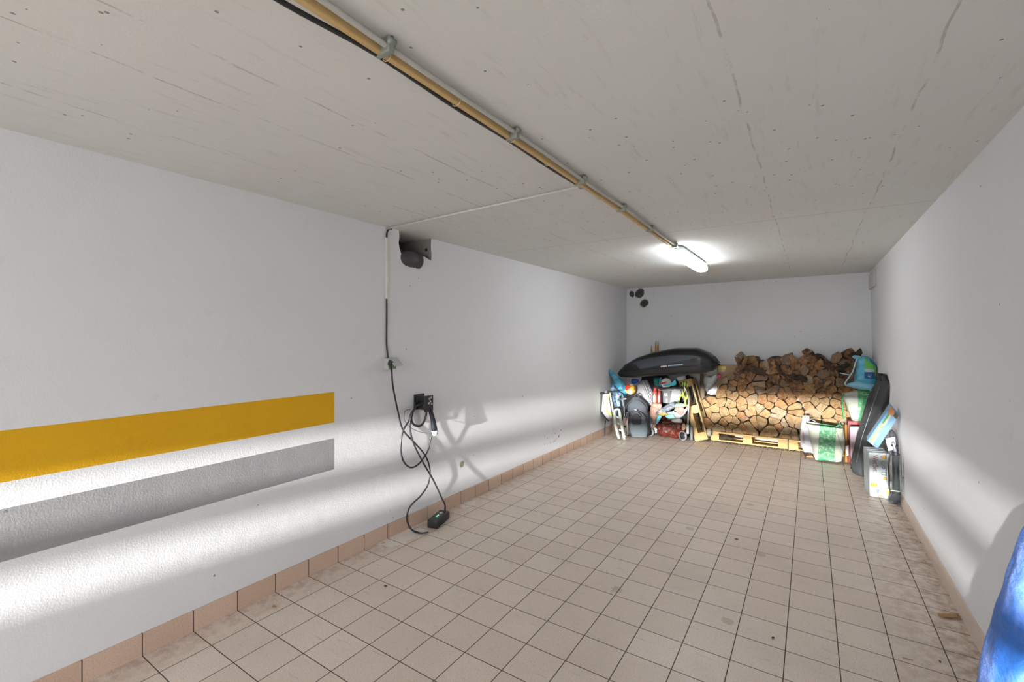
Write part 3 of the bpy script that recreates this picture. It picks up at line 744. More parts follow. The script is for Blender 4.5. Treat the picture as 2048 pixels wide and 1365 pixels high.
def marks(u0, u1, lo, hi, n_, seed):
    m = MB(); rq = random.Random(seed)
    for i in range(n_):
        a = u0+(u1-u0)*i/n_; b = a+(u1-u0)/n_*.72
        m.grid(lambda s_, t: lid(a+(b-a)*s_, hf(0, lo+(hi-lo)*t)+.008*(s_ if rq else 0), .006), 2, 2)
    return m
marks(.50, .56, .06, .13, 6, 1).build('white_lettering', plain('white print', (.85, .85, .85), .4), rb)
marks(.57, .71, .07, .13, 14, 2).build('blue_lettering', plain('pale blue print', (.45, .70, .85), .4), rb)
m = MB(); e_ = lid(.985, .1); m.tube(catmull([ax_(.965)+Vector((0, -.17, .10)), ax_(.985)+Vector((0, -.16, .085)), ax_(.998)+Vector((0, -.14, .05)), ax_(1.005)+Vector((0, -.11, .0))], 5), .008, 8); m.build('end_handle', M['black'], rb)
# three pointed stakes behind the box
for (px, py, dx, lab) in ((1303, 690, -.01, 'pointed wooden stake behind the roof box, the shorter one at left'), (1311.5, 681.5, .004, 'pointed wooden stake behind the roof box, middle of three'), (1316, 681, .010, 'pointed wooden stake behind the roof box, rightmost of three')):
    tp = aty(px, py, 6.95); m = MB(); bt = Vector((tp.x-dx*2, 6.93, .02))
    m.tube([bt, tp-Vector((0, 0, .10)), tp-Vector((0, 0, .05)), tp], .014, 8, rs=[.016, .014, .010, .002])
    single('wooden_stake', m, plain('golden brown stake wood', (.40, .21, .07), .6, var=.3), lab, 'stake', 'pointed stakes behind the roof box')
# cardboard box behind the pile
m = MB(); m.box2((aty(1436, 740, 6.88).x, 6.80, .55), (aty(1478, 740, 6.88).x, 6.96, aty(1440, 730, 6.88).z), .004)
cbb = thing('cardboard_box', 'brown cardboard box with yellow label between roof box and firewood', 'box', (-1.0, 6.88, .55))
m.build('carton', plain('brown cardboard', (.40, .27, .15), .85), cbb)
m = MB(); a_, b_ = aty(1437, 739, 6.797), aty(1452, 733.5, 6.797); m.box2((a_.x, 6.792, a_.z), (b_.x, 6.797, b_.z)); m.build('yellow_label', plain('yellow label', (.80, .62, .10), .6), cbb)
m = MB(); a_, b_ = aty(1437, 744, 6.797), aty(1450, 740.5, 6.797); m.box2((a_.x, 6.792, a_.z), (b_.x, 6.797, b_.z)); m.build('white_label', M['white_pl'], cbb)

# ------------------------------------------------------------------ left heap
def bag_mat(name, c, c2=None, rough=.35, sc=18, tr=0):
    n = N(name); p = n.coord(); c2 = c2 or [min(1, k*1.5+.05) for k in c]
    f = n.ramp(n.noise(p, sc, 5, .7), .4, .65)
    nb = n.bump(n.noise(p, sc*1.4, 4, .75), .8, .02)
    M[name] = n.set(n.mix(f, c, c2), rough, nb); return M[name]
# crumpled dark red bag
m = MB(); c = atz(1335, 879); m.blob(c+Vector((.01, .16, .150)), (.215, .15, .160), .07, 2.2, .85, 5, 3, .30, 3.6)
for v in m.bm.verts: v.co.z = max(v.co.z, .004)
single('red_plastic_bag', m, bag_mat('dark red plastic bag', (.080, .013, .008), (.135, .028, .016), .22, 11), 'crumpled dark red plastic bag on the floor in front of the pushchair', 'bag')
# backpack
bp = thing('backpack', 'charcoal and black backpack standing on the floor in the left heap', 'backpack', atz(1276, 876)+Vector((0, .1, 0)))
bc_ = aty(1275, 834, 6.36)
tiltm = Euler((0, math.radians(-6), math.radians(8))).to_matrix()
def pack(u, v, w, h, d, cx, cz, y, tw=.0):
    t = v*2*PI; zz = u; k = (1-abs(2*zz-1)**4*.25)*(1 if zz < .55 else math.sqrt(max(0, 1-((zz-.55)/.47)**2.2)))
    x = w*k*math.copysign(abs(math.cos(t))**.7, math.cos(t)); yy = d*max(.25, k)*math.copysign(abs(math.sin(t))**.7, math.sin(t))
    q = tiltm@Vector((x, yy, (zz-.5)*h)); nn = noise.noise(q*9)*.012
    return Vector((cx, y, cz))+q+Vector((nn, -abs(nn), nn))
def closed_grid(m, f, nu, nv):
    m.grid(f, nu, nv, closed_v=True)
    m.add([f(0, j/nv) for j in range(nv)], [tuple(range(nv))]); m.add([f(1, j/nv) for j in range(nv)], [tuple(range(nv))])
m = MB(); closed_grid(m, lambda u, v: pack(u, v, .155, .56, .10, bc_.x, bc_.z, 6.40), 26, 28); m.build('body', M['charcoal'], bp)
m = MB(); closed_grid(m, lambda u, v: pack(u, v, .130, .36, .045, bc_.x+.03, bc_.z-.09, 6.29), 22, 26); m.build('front_pocket', plain('slate backpack pocket', (.075, .092, .108), .7, bump=.4, bs=300), bp)
m = MB(); closed_grid(m, lambda u, v: pack(u, v, .062, .155, .016, bc_.x+.020, bc_.z-.015, 6.243), 18, 22); m.build('mesh_pocket', M['black_matte'], bp)
for (w, h, cz, y) in ((.150, .50, .0, 6.31), (.134, .37, -.08, 6.25), (.075, .19, -.01, 6.228)):
    m = MB(); pts = []
    for i in range(21):
        a = PI*i/20; pts.append(Vector((bc_.x+.02*(w < .14), y, bc_.z+cz))+tiltm@Vector((w*math.cos(a), 0, h*.12+h*.36*math.sin(a))))
    m.tube(pts, .0055, 6); m.build('zip', M['black'], bp)
m = MB(); m.tube(catmull([Vector((bc_.x-.05, 6.38, bc_.z+.26)), Vector((bc_.x-.03, 6.36, bc_.z+.31)), Vector((bc_.x+.0, 6.36, bc_.z+.315)), Vector((bc_.x+.03, 6.38, bc_.z+.26))], 6), .010, 8); m.build('grab_handle', M['black_matte'], bp)
m = MB(); m.tube(catmull([Vector((bc_.x-.15, 6.36, bc_.z+.10)), Vector((bc_.x-.18, 6.33, bc_.z-.05)), Vector((bc_.x-.165, 6.32, bc_.z-.2)), Vector((bc_.x-.12, 6.30, bc_.z-.275))], 6), .012, 8, flat=.5); m.build('side_strap', M['black_matte'], bp)
m = MB(); m.box(Vector((bc_.x+.015, 6.235, bc_.z+.115)), (.035, .004, .010), (0, .1, 0)); m.build('badge', M['grey_pl'], bp)
# folded black frame with chrome tubes beside the backpack
fr = thing('folding_frame', 'folded black frame with chrome tubes left of the backpack', 'folding frame', atz(1250, 872))
for (a, b, r, mt_) in (((1240, 792), (1246, 872), .010, 'black'), ((1247, 795), (1251, 873), .008, 'chrome'), ((1256, 828), (1254, 872), .007, 'chrome'), ((1250, 800), (1241, 868), .008, 'black'), ((1236, 800), (1253, 798), .012, 'chrome'), ((1244, 828), (1257, 826), .008, 'black')):
    p, q = aty(*a, 6.22), aty(*b, 6.16); q.z = max(q.z, .01) if b[1] > 860 else q.z
    m = MB(); m.cyl(p, q, r, 10); m.build('tube', M[mt_], fr)
for q in ((1251, 834), (1250, 854), (1246, 868)): m = MB(); m.blob(aty(*q, 6.15), (.016, .012, .016), .1, 2, 1, 2, 1); m.build('joint', M['black'], fr)
m = MB(); m.blob(aty(1250, 873, 6.15)+Vector((0, 0, .0)), (.018, .015, .02), .05, 2, 1, 2, 1); m.build('rubber_foot', M['white_pl'], fr)
# toy scooter with white fork and lime panel
ts = thing('toy_scooter', 'white and lime toy scooter with black handlebar against the left wall', 'scooter', atz(1240, 880))
SY = 6.08
m = MB(); m.tube(catmull([aty(1199, 787, SY), aty(1206, 787, SY), aty(1212, 784, SY)], 4), .013, 10); m.tube(catmull([aty(1212, 784, SY), aty(1222, 785, SY), aty(1237, 782, SY+.05)], 4), .009, 10); m.build('handlebar', M['black'], ts)
m = MB(); m.blob(aty(1212, 784, SY), (.028, .025, .022), .05, 2, 1, 3, 1); m.build('brake_hub', plain('olive grey plastic', (.20, .20, .17), .5), ts)
m = MB(); m.tube([aty(1220, 786, SY), aty(1227, 830, SY-.02)], .012, 12); m.build('stem', M['white_pl'], ts)
fp, fd = px_prism([(1204, 789), (1216, 788), (1224, 835), (1216, 842), (1201, 824)], SY-.0, .09)
m = MB(); m.prism(fp, fd); bevel(m.build('body_panel', plain('white scooter shell', (.36, .37, .36), .4), ts), .008)
fp, fd = px_prism([(1203.0, 787.5), (1205.0, 789), (1202.6, 823), (1216.5, 840.5), (1216, 843.5), (1200, 825)], SY-.006, .06); m = MB(); m.prism(fp, fd); m.build('black_edging', M['black'], ts)
fp, fd = px_prism([(1215.5, 789), (1218.5, 789), (1213.5, 821), (1223, 829), (1223, 833), (1212, 824)], SY-.008, .03); m = MB(); m.prism(fp, fd); m.build('lime_stripe', plain('lime plastic', (.62, .78, .10), .45), ts)
fp, fd = px_prism([(1206, 827), (1213, 824), (1220, 834), (1214, 838)], SY-.010, .02); m = MB(); m.prism(fp, fd); m.build('grey_inset', M['grey_pl'], ts)
for a, b, c2 in (((1229, 824), (1231, 850), (1238.5, 879)), ((1239, 824), (1243, 848), (1249, 877))):
    m = MB(); p0, p1, p2 = aty(*a, 6.06), aty(*b, 6.03), aty(*c2, 6.00); p2.z = .016
    m.tube(catmull([p0, p1, p2], 6), .02, 12, rs=[.017+.006*math.sin(PI*i/12) for i in range(13)]); m.build('fork_leg', plain('ivory scooter plastic', (.38, .40, .34), .45), ts)
m = MB(); m.tube(catmull([aty(1229, 826, 6.06), aty(1230, 821, 6.06), aty(1235, 819, 6.06), aty(1239, 821, 6.06), aty(1239, 826, 6.06)], 5), .014, 10); m.build('fork_crown', M['white_pl'], ts)
m = MB(); m.blob(aty(1233, 818, 6.08), (.04, .03, .022), .1, 3, 1, 3, 2); m.build('steering_hub', M['black'], ts)
for q in ((1236, 835), (1238, 848), (1241, 861)): m = MB(); m.box(aty(*q, 6.035), (.045, .012, .02), (0, .25, 0), .003); m.build('fork_bridge', M['grey_pl'], ts)
m = MB(); m.tube(catmull([aty(1211, 842, SY+.05), aty(1210, 852, SY+.05), Vector((aty(1209.5, 868, SY).x, SY, .012))], 5), .009, 8, rs=None); m.build('prop_stand', M['black'], ts)
# teal plastic bag
def sheet_prism(name, pts, y, depth, mt_, lab, cat, amp=.012, fr=14, group=None, parent=None):
    fp, fd = px_prism(pts, y, depth); cen = sum(fp, Vector())/len(fp); cen.y = y
    m = MB(); n_ = len(fp); rings = []
    # pillow: outline rings swelling towards the front and back
    for s_, off in ((.02, -.5), (.35, -.48), (.7, -.38), (.93, -.16), (1, 0), (.93, .16), (.7, .38), (.35, .48), (.02, .5)):
        rings.append([cen+(p-cen)*s_+Vector((0, off*depth, 0)) for p in fp])
    per = []
    for rg in rings:
        q = catmull(rg, 5, True); per.append(q)
    nv = len(per[0]); vs = [v for g in per for v in g]
    vs = [v+Vector((noise.noise(v*fr), -abs(noise.noise(v*fr*.8+Vector((5, 0, 0))))*1.6, noise.noise(v*fr+Vector((0, 7, 0)))))*amp for v in vs]
    fs = [(i*nv+k, i*nv+(k+1) % nv, (i+1)*nv+(k+1) % nv, (i+1)*nv+k) for i in range(len(per)-1) for k in range(nv)]
    m.add(vs, fs, True); m.bm.verts.ensure_lookup_table(); e = len(per)-1
    m.add([vs[k] for k in range(nv)], [tuple(range(nv))], True); m.add([vs[e*nv+k] for k in range(nv)], [tuple(range(nv))], True)
    for v in m.bm.verts: v.co.z = max(v.co.z, .004)
    if parent: return m.build(name, mt_, parent)
    return single(name, m, mt_, lab, cat, group)
sheet_prism('teal_plastic_bag', [(1219, 741), (1224, 741), (1236, 752), (1246, 762), (1254, 776), (1252, 792), (1246, 800), (1232, 792), (1226, 776), (1228, 758)], 6.42, .14, bag_mat('teal plastic', (.03, .22, .36), (.12, .45, .62), .25, 14), 'teal blue plastic bag rising behind the toy scooter in the corner', 'bag')
sheet_prism('patterned_bag', [(1226, 770), (1236, 782), (1246, 790), (1250, 806), (1242, 830), (1232, 828), (1226, 806), (1220, 786)], 6.30, .12, bag_mat('blue white pattern', (.02, .07, .16), (.42, .55, .68), .5, 34), 'dark blue and white patterned bag below the teal bag', 'bag')
# ball
n = N('patterned ball'); p_ = n.coord(); f_ = n.vor(p_, 13, 'F1', 'Color'); hx = n.xyz(f_)
cc_ = n.mix(n.math('GREATER_THAN', hx[0], .42), (.80, .76, .70), (.75, .07, .03)); cc_ = n.mix(n.math('GREATER_THAN', hx[1], .66), cc_, (.85, .55, .05)); cc_ = n.mix(n.ramp(n.vor(p_, 13, 'DISTANCE_TO_EDGE'), .015, .03, 1, 0), cc_, (.07, .03, .02))
m = MB(); m.blob(aty(1260.5, 779, 6.42)+Vector((0, 0, 0)), (.078, .078, .078), 0, 1, 1, 4)
single('toy_ball', m, n.set(cc_, .35), 'red yellow and white ball on top of the backpack', 'ball')
# folded grey cushion
gl = thing('folded_cushion', 'light grey folded cushion with striped edges behind the backpack', 'cushion', aty(1285, 812, 6.60))
sheet_prism('cushion_cover', [(1275, 768), (1282, 762), (1290, 762), (1296, 785), (1303, 806), (1304, 812), (1284, 812), (1278, 795), (1272, 780)], 6.58, .10, plain('light grey cloth', (.27, .265, .28), .9, var=.2, vs=120), '', '', .004, 8, parent=gl)
for i in range(5):
    m = MB(); m.tube(catmull([aty(1283+i*2.6, 762-i*.3, 6.56), aty(1290+i*2.8, 778, 6.53), aty(1299+i*2.7, 800, 6.52), aty(1304+i*2.4, 812, 6.53)], 7), .008, 8, flat=.7); m.build('folded_layer', plain('white folded layer', (.48, .48, .49), .85) if i % 2 else plain('grey folded layer', (.30, .30, .32), .85), gl)
# black fillers added for the shade in the gaps, and blue item under the roof box
m = MB(); m.blob(Vector((-1.93, 6.86, .45)), (.24, .10, .44), .12, 2.4, .75, 4, 8, .1, 5)
single('black_bag_or_filler', m, M['black_matte'], 'large black filler shape for the dark gaps deep behind the grey cushion', 'bag')
m = MB(); m.blob(Vector((-1.50, 6.84, .42)), (.17, .08, .42), .10, 2.4, .7, 4, 12, .1, 5)
single('black_bag_or_filler', m, M['black_matte'], 'black filler shape for dark gaps deep behind the pushchair under the roof box', 'bag')
sheet_prism('blue_pouch', [(1264, 759), (1277, 760), (1275, 766), (1267, 768), (1263, 764)], 6.56, .08, plain('royal blue cloth', (.02, .10, .50), .6), 'small royal blue pouch just under the roof box, left end', 'pouch', .004)
# red and orange bottles
for (x0, y0, y1, r, c_, nm, lab) in ((1310, 776, 812, .034, (.28, .075, .045), 'red_flask', 'orange red flask standing left in the pushchair'), (1318.5, 778, 812, .026, (.17, .022, .026), 'dark_red_flask', 'dark red capped flask right beside the orange flask')):
    a, b = aty(x0, y1, 6.50), aty(x0, y0, 6.50); t = thing(nm, lab, 'flask', a)
    m = MB(); m.lathe([(0, 0), (r, 0), (r*1.02, .02), (r, .16), (r*.9, .20), (r*.5, .215)], Matrix.Translation(a), 20); m.build('bottle', plain(nm+' colour', c_, .35, var=.2), t)
    m = MB(); m.lathe([(r*.5, .21), (r*.62, .212), (r*.6, b.z-a.z), (0, b.z-a.z)], Matrix.Translation(a), 16); m.build('cap', plain('red cap', (.60, .05, .04), .4), t)
    m = MB(); m.box(a+Vector((0, -r-.001, .10)), (r*.9, .003, .09)); m.build('white_label', M['white_pl'], t)
sheet_prism('floral_bag', [(1305, 808), (1322, 808), (1324, 818), (1318, 838), (1308, 858), (1303, 840), (1300, 822)], 6.46, .10, bag_mat('flowered plastic', (.36, .32, .24), (.36, .06, .05), .5, 26), 'white floral plastic bag with red and yellow print hanging from pushchair', 'bag', .008)
# black waste bin
bb = thing('black_bin', 'black plastic bin with pale label behind the pushchair handle', 'bin', aty(1332, 808, 6.62))
fp, fd = px_prism([(1323, 774), (1343, 775), (1341, 808), (1325, 807)], 6.60, .10); m = MB(); m.prism(fp, fd); bevel(m.build('shell', plain('bin black', (.05, .052, .06), .45), bb), .008)
fp, fd = px_prism([(1328.5, 787), (1335, 787), (1335, 793), (1329, 793)], 6.592, .006); m = MB(); m.prism(fp, fd); m.build('label', plain('pale blue label', (.30, .37, .42), .5), bb)
fp, fd = px_prism([(1331, 797), (1336, 798), (1336, 806), (1331, 806)], 6.593, .006); m = MB(); m.prism(fp, fd); m.build('dim_print', plain('dim grey print', (.13, .14, .15), .5), bb)
# plate, paper and toys above
m = MB(); pc = aty(1333, 767, 6.55); m.lathe([(0, .006), (.045, .004), (.055, .012), (.072, .018), (.072, .012), (.05, -.004), (0, -.004)], Matrix.Translation(pc) @ Matrix.Rotation(math.radians(72), 4, 'X'), 30)
single('white_plate', m, plain('white glazed plate', (.72, .74, .74), .3), 'round white plate with grey rim propped under the roof box', 'plate')
sheet_prism('green_box', [(1308, 757), (1319, 757), (1319, 772), (1309, 770)], 6.66, .08, plain('dark green packaging', (.02, .25, .20), .5), 'dark green packet under the roof box above the flasks', 'packet', .002)
sheet_prism('light_blue_packet', [(1319, 757), (1324, 757), (1322, 772), (1319, 772)], 6.64, .05, plain('light blue packaging', (.16, .42, .72), .5), 'narrow light blue packet between green packet and plate', 'packet', .002)
sheet_prism('teal_toy', [(1328, 770), (1342, 768), (1346, 764), (1350, 760), (1353, 766), (1351, 771), (1340, 772.5), (1330, 773)], 6.46, .05, plain('turquoise toy plastic', (.05, .52, .62), .4), 'turquoise plastic toy lying below the white plate', 'toy', .003)
sheet_prism('red_toy', [(1320, 767), (1326, 765), (1333, 764), (1331, 767), (1326, 768.5), (1321, 769)], 6.44, .03, plain('red toy plastic', (.66, .07, .04), .4), 'small red plastic toy in front of the white plate', 'toy', .002)
sheet_prism('white_packet', [(1353, 755), (1370, 752), (1372, 764), (1358, 764)], 6.62, .07, plain('white packet', (.68, .70, .70), .5), 'white packet left of the leaning pallet top', 'packet', .003)
# pushchair
pc_ = thing('pushchair', 'folded grey pushchair with black ring handle loaded with bags and papers', 'pushchair', atz(1350, 872))
ring = [aty(1342, 777, 6.36)+Vector((.155*math.cos(a), .10*math.sin(a)+.03, .018*math.cos(a+.3)-.0)) for a in [2*PI*i/36 for i in range(36)]]
m = MB(); m.tube(ring, .011, 10, closed=True); m.build('handle_ring', M['black'], pc_)
ring2 = [q-Vector((0, .0, .022)) for q in ring]; m = MB(); m.tube(ring2, .007, 8, closed=True); m.build('ring_rail', M['chrome'], pc_)
m = MB(); a, b = aty(1378.5, 792, 6.42), aty(1375.5, 850, 6.44); m.tube([a, b], .013, 12); m.build('side_tube', M['chrome'], pc_)
m = MB(); a, b = aty(1375.5, 850, 6.44), aty(1375.5, 868, 6.44); m.tube([a, b], .019, 12); m.build('wheel_fork', M['grey_pl'], pc_)
m = MB(); m.tube([aty(1368, 774, 6.36), aty(1378.5, 795, 6.42)], .011, 10); m.build('upper_tube', M['chrome'], pc_)
m = MB(); m.tube([aty(1312, 838, 6.42), aty(1372, 812, 6.42)], .009, 10); m.tube([aty(1303, 862, 6.44), aty(1316, 815, 6.5)], .009, 10); m.build('frame', M['chrome'], pc_)
def wheel(c, r, w_, yaw, rim=True):
    mt = Matrix.Translation(c) @ Matrix.Rotation(yaw, 4, 'Z') @ Matrix.Rotation(PI/2, 4, 'Y')
    m = MB(); m.lathe([(r*.78, -w_), (r*.95, -w_), (r, -w_*.5), (r, w_*.5), (r*.95, w_), (r*.78, w_), (r*.78, -w_)], mt, 32); wh = m.build('wheel', M['rubber'], pc_)
    m = MB(); m.lathe([(.0, w_*.4), (r*.2, w_*.5), (r*.78, w_*.2), (r*.78, -w_*.2), (r*.2, -w_*.5), (0, -w_*.4)], mt, 24); m.build('hub', M['black'] if rim else M['grey_pl'], wh)
w1 = aty(1383, 861, 6.50); wheel(Vector((w1.x, 6.50, .104)), .10, .016, math.radians(12), False)
w2 = aty(1364.5, 865, 6.40); wheel(Vector((w2.x, 6.44, .068)), .064, .012, math.radians(62))
w3 = aty(1301, 862, 6.45); wheel(Vector((w3.x, 6.48, .062)), .058, .012, math.radians(50))
sheet_prism('side_fabric', [(1293, 835), (1302, 822), (1308, 838), (1316, 858), (1311, 868), (1298, 862)], 6.52, .04, plain('pale grey fabric', (.34, .36, .38), .8, var=.2), '', '', .004, 9, parent=pc_)
sheet_prism('seat_fabric', [(1318, 838), (1362, 836), (1372, 824), (1376, 836), (1372, 858), (1360, 862), (1330, 862)], 6.60, .12, M['black_matte'], '', '', .004, 9, parent=pc_)
fp, fd = px_prism([(1343, 780), (1361, 781), (1363, 786), (1358, 808), (1339, 807)], 6.58, .03); m = MB(); m.prism(fp, fd); bevel(m.build('back_panel', plain('matt grey panel', (.27, .28, .29), .7), pc_), .01)
# lime striped item
n = N('lime and black stripes'); p_ = n.coord(); wv = n.node('ShaderNodeTexWave'); n.put(wv.inputs[0], p_); wv.inputs['Scale'].default_value = 9; wv.inputs['Distortion'].default_value = 6
stripe_m = n.set(n.mix(n.math('GREATER_THAN', wv.outputs[1], .45), (.03, .03, .03), (.42, .58, .06)), .5)
sheet_prism('lime_helmet', [(1362, 765), (1374, 764), (1376, 775), (1368, 778), (1360, 774)], 6.50, .08, stripe_m, 'lime and black striped bundle beside the leaning pallet', 'bundle', .005)
lt = thing('toy_dinosaur', 'lime green and black jointed toy hanging beside the pallet', 'toy', aty(1368, 812, 6.44))
for nm, pts, r in (('body', [(1369, 778), (1367, 790), (1370, 800), (1373, 812)], .020), ('arm', [(1367, 789), (1361, 793), (1358, 800), (1357, 804)], .012), ('leg', [(1371, 800), (1376, 792), (1374, 784)], .013)):
    m = MB(); m.tube(catmull([aty(*q, 6.44) for q in pts], 5), r, 10); m.build(nm, stripe_m if nm == 'body' else plain('lime toy plastic', (.40, .56, .05), .45), lt)
m = MB(); m.blob(aty(1357, 803, 6.43), (.014, .014, .012), 0, 1, 1, 3); m.build('paw', M['black'], lt)
# clothes and papers on the seat
for nm, pts, y, d_, c1, c2, lab, cat in (
    ('striped_blanket', [(1311, 826), (1326, 815), (1340, 806), (1350, 806), (1352, 813), (1340, 822), (1325, 828), (1314, 830)], 6.42, .14, (.06, .08, .13), (.36, .37, .38), 'grey and navy striped cloth heaped on the pushchair', 'cloth'),
    ('mint_cloth', [(1346, 810), (1358, 806), (1372, 808), (1374, 813), (1362, 816), (1350, 816)], 6.44, .12, (.20, .42, .28), (.32, .52, .26), 'mint green cloth above the pink paper', 'cloth'),
    ('pink_paper', [(1348, 818), (1356, 815), (1368, 817), (1367, 826), (1360, 830), (1352, 824)], 6.38, .03, (.38, .17, .14), (.44, .24, .21), 'salmon pink folded paper on the pushchair', 'paper'),
    ('white_paper', [(1340, 829), (1352, 824), (1362, 831), (1374, 816), (1376, 820), (1362, 836), (1345, 836)], 6.40, .05, (.32, .34, .34), (.42, .44, .44), 'white sheet of paper sticking out under the pink one', 'paper'),
    ('yellow_leaflet', [(1316, 826), (1330, 825), (1336, 829), (1326, 832), (1318, 830)], 6.37, .02, (.40, .24, .03), (.40, .33, .20), 'yellow leaflet under the striped cloth', 'paper'),
    ('green_leaflet', [(1330, 832), (1345, 830), (1350, 836), (1344, 838), (1336, 837)], 6.36, .02, (.08, .45, .34), (.60, .75, .70), 'green and white leaflet above the red bag', 'paper'),
    ('grey_newspaper', [(1336, 824), (1352, 824), (1356, 828), (1345, 832), (1334, 831)], 6.39, .03, (.20, .26, .26), (.32, .37, .36), 'grey green newspaper between leaflets', 'paper'),
    ('turquoise_carton', [(1315, 833), (1320, 830), (1324, 833), (1316, 846), (1311, 848)], 6.40, .05, (.12, .50, .55), (.30, .65, .70), 'turquoise carton edge left of the red bag', 'carton'),
    ('white_carton', [(1344, 838), (1362, 838), (1363, 846), (1345, 845)], 6.42, .10, (.30, .29, .27), (.38, .37, .36), 'white carton just behind the red plastic bag', 'carton')):
    mm = bag_mat(nm.replace('_', ' ')+' surface', c1, c2, .7, 26 if 'blanket' in nm else 12)
    sheet_prism(nm, pts, y, d_, mm, lab, cat, .006, 12)
sheet_prism('brown_bag_corner', [(1364, 850), (1369, 848), (1372, 856), (1369, 860), (1364, 860)], 6.42, .05, plain('tan paper', (.50, .34, .20), .8), 'tan paper corner right of the red bag', 'paper', .003)
# white bag right of the pallet
sheet_prism('white_plastic_bag', [(1408, 750), (1420, 752), (1434, 748), (1436, 756), (1430, 766), (1424, 776), (1414, 784), (1408, 770)], 6.60, .14, bag_mat('white plastic film', (.32, .34, .35), (.44, .45, .46), .4, 20), 'white plastic bag between the roof box end and the firewood', 'bag', .012, 18)
sheet_prism('magenta_scrap', [(1435, 750), (1442, 749), (1443, 755), (1437, 757)], 6.58, .03, plain('magenta plastic', (.40, .02, .12), .5), 'small magenta scrap at the left edge of the firewood', 'scrap', .003)
sheet_prism('dark_sack', [(1400, 752), (1408, 750), (1411, 790), (1412, 850), (1404, 868)], 6.86, .10, plain('brown grey cloth', (.16, .12, .08), .9), 'brownish cloth sack squeezed behind the leaning pallet', 'sack', .008)
m = MB(); m.blob(aty(1418, 866, 6.60), (.035, .05, .05), .25, 2, 1, 3, 6); single('stone', m, plain('grey stone', (.36, .33, .27), .9, var=.3, bump=.5), 'small grey stone at the foot of the leaning pallet', 'stone')

# ------------------------------------------------------------------ right-hand heap
def print_mat(name, s0, s1, cream, green, slant=0., leaves=None, axis=0):
    """shopping bag print: a leafy green band between cream sides"""
    n = N(name); g = n.coord('Generated'); o_ = n.coord(); gx, gy, gz = n.xyz(g)
    xx = n.math('ADD', gx, n.math('MULTIPLY', gz, slant))
    band = n.inrange(xx, s0, s1)
    v1 = n.ramp(n.vor(o_, 17, 'DISTANCE_TO_EDGE'), .01, .045, 1, 0); v2 = n.ramp(n.noise(o_, 30, 5, .75), .50, .58)
    gr = n.mix(n.noise(o_, 14, 3), green, [green[0]*1.6+.03, green[1]*1.45, green[2]*1.5])
    gr = n.mix(n.math('MULTIPLY', v1, .5), gr, (.02, .17, .07)); gr = n.mix(n.math('MULTIPLY', v2, .75), gr, (.30, .42, .33))
    cr = n.mix(n.ramp(n.noise(o_, 9, 3), .52, .75), cream, (.36, .37, .14))
    if leaves:
        lf = spot(n, o_, leaves, .045, .02, 40); cr = n.mix(lf, cr, n.mix(n.noise(o_, 60), (.02, .20, .04), (.25, .50, .08)))
        lf2 = spot(n, o_, (leaves[0]-.045, leaves[1], leaves[2]-.02), .035, .02, 30); cr = n.mix(n.math('MULTIPLY', lf2, .8), cr, (.62, .52, .08))
    return n.set(n.mix(band, cr, gr), .45, n.bump(n.noise(o_, 20, 4, .6), .5, .012))
def open_bag(lft, rgt, y, depth, name, mt_, parent, amp=.006, fr=11, lean=0.):
    """open-topped bag; lft/rgt are edge outlines from bottom to top"""
    L_ = [aty(px, py, y) for px, py in lft]; R_ = [aty(px, py, y) for px, py in rgt]
    def at_(P, u):
        k = u*(len(P)-1); i = min(int(k), len(P)-2); return P[i].lerp(P[i+1], k-i)
    def f(u, v):
        l, r_ = at_(L_, u), at_(R_, u); c = (l+r_)/2; h = (r_-l)/2; t = v*2*PI
        cx, sy = math.cos(t), math.sin(t); e = .35
        p = c+h*math.copysign(abs(cx)**e, cx)+Vector((0, depth/2*(math.copysign(abs(sy)**e, sy))+depth/2+lean*u, 0))
        q = Vector((noise.noise(p*fr), -abs(noise.noise(p*fr+Vector((3, 1, 0)))), noise.noise(p*fr+Vector((0, 5, 0)))*.7))*amp*2
        p = p+q; p.z = max(p.z, .004); return p
    m = MB(); m.grid(f, 22, 44, closed_v=True); m.add([f(0, j/44) for j in range(44)], [tuple(range(44))])
    o_ = m.build(name, mt_, parent); s_ = o_.modifiers.new('s', 'SOLIDIFY'); s_.thickness = .002; return o_
CREAM = (.38, .39, .34); GREEN = (.006, .18, .055)
# lower green and white shopping bag
gb = thing('shopping_bag', 'green and cream shopping bag with leaf print standing on the floor', 'shopping bag', atz(1658, 926)+Vector((0, .08, 0)))
o_ = open_bag([(1630, 921), (1625, 902), (1618, 872), (1612, 848)], [(1684, 924), (1690, 905), (1691, 880), (1686, 858)], 6.17, .15, 'body', print_mat('leaf bag print', .30, .72, CREAM, GREEN, -.06, (.22, -.09, .07)), gb)
m = MB(); p0, p1, p2, p3 = aty(1671, 859, 6.31), aty(1676, 851, 6.32), aty(1682, 851, 6.32), aty(1685, 859, 6.31); m.tube(catmull([p0, p1, p2, p3], 6), .012, 8, flat=.3); m.build('handle', plain('green bag strap', (.02, .34, .12), .5), gb)
m = MB(); m.tube(catmull([aty(1671, 858, 6.165), aty(1679, 882, 6.155), aty(1689, 912, 6.16)], 6), .004, 6, flat=.5); m.build('side_seam', plain('olive seam', (.16, .18, .08), .6), gb)
for i, (px, py, rx) in enumerate(((1655, 857, .07), (1668, 858, .05))):
    c = aty(px, py, 6.25); m = log_mesh([(-rx, -.04), (rx*.9, -.045), (rx, .015), (.01, .045), (-rx*.8, .02)], c.x, c.z-.022, c.y-.02, .10, 900+i, Euler((.15, 0, .1)).to_matrix(), 'brown', .95)
    single('firewood_log', m, [ME['brown'], MK['brown']], ('brown log inside the green and cream bag on the floor, left one', 'brown log inside the green and cream bag on the floor, right one')[i], 'firewood', 'logs inside the shopping bag')
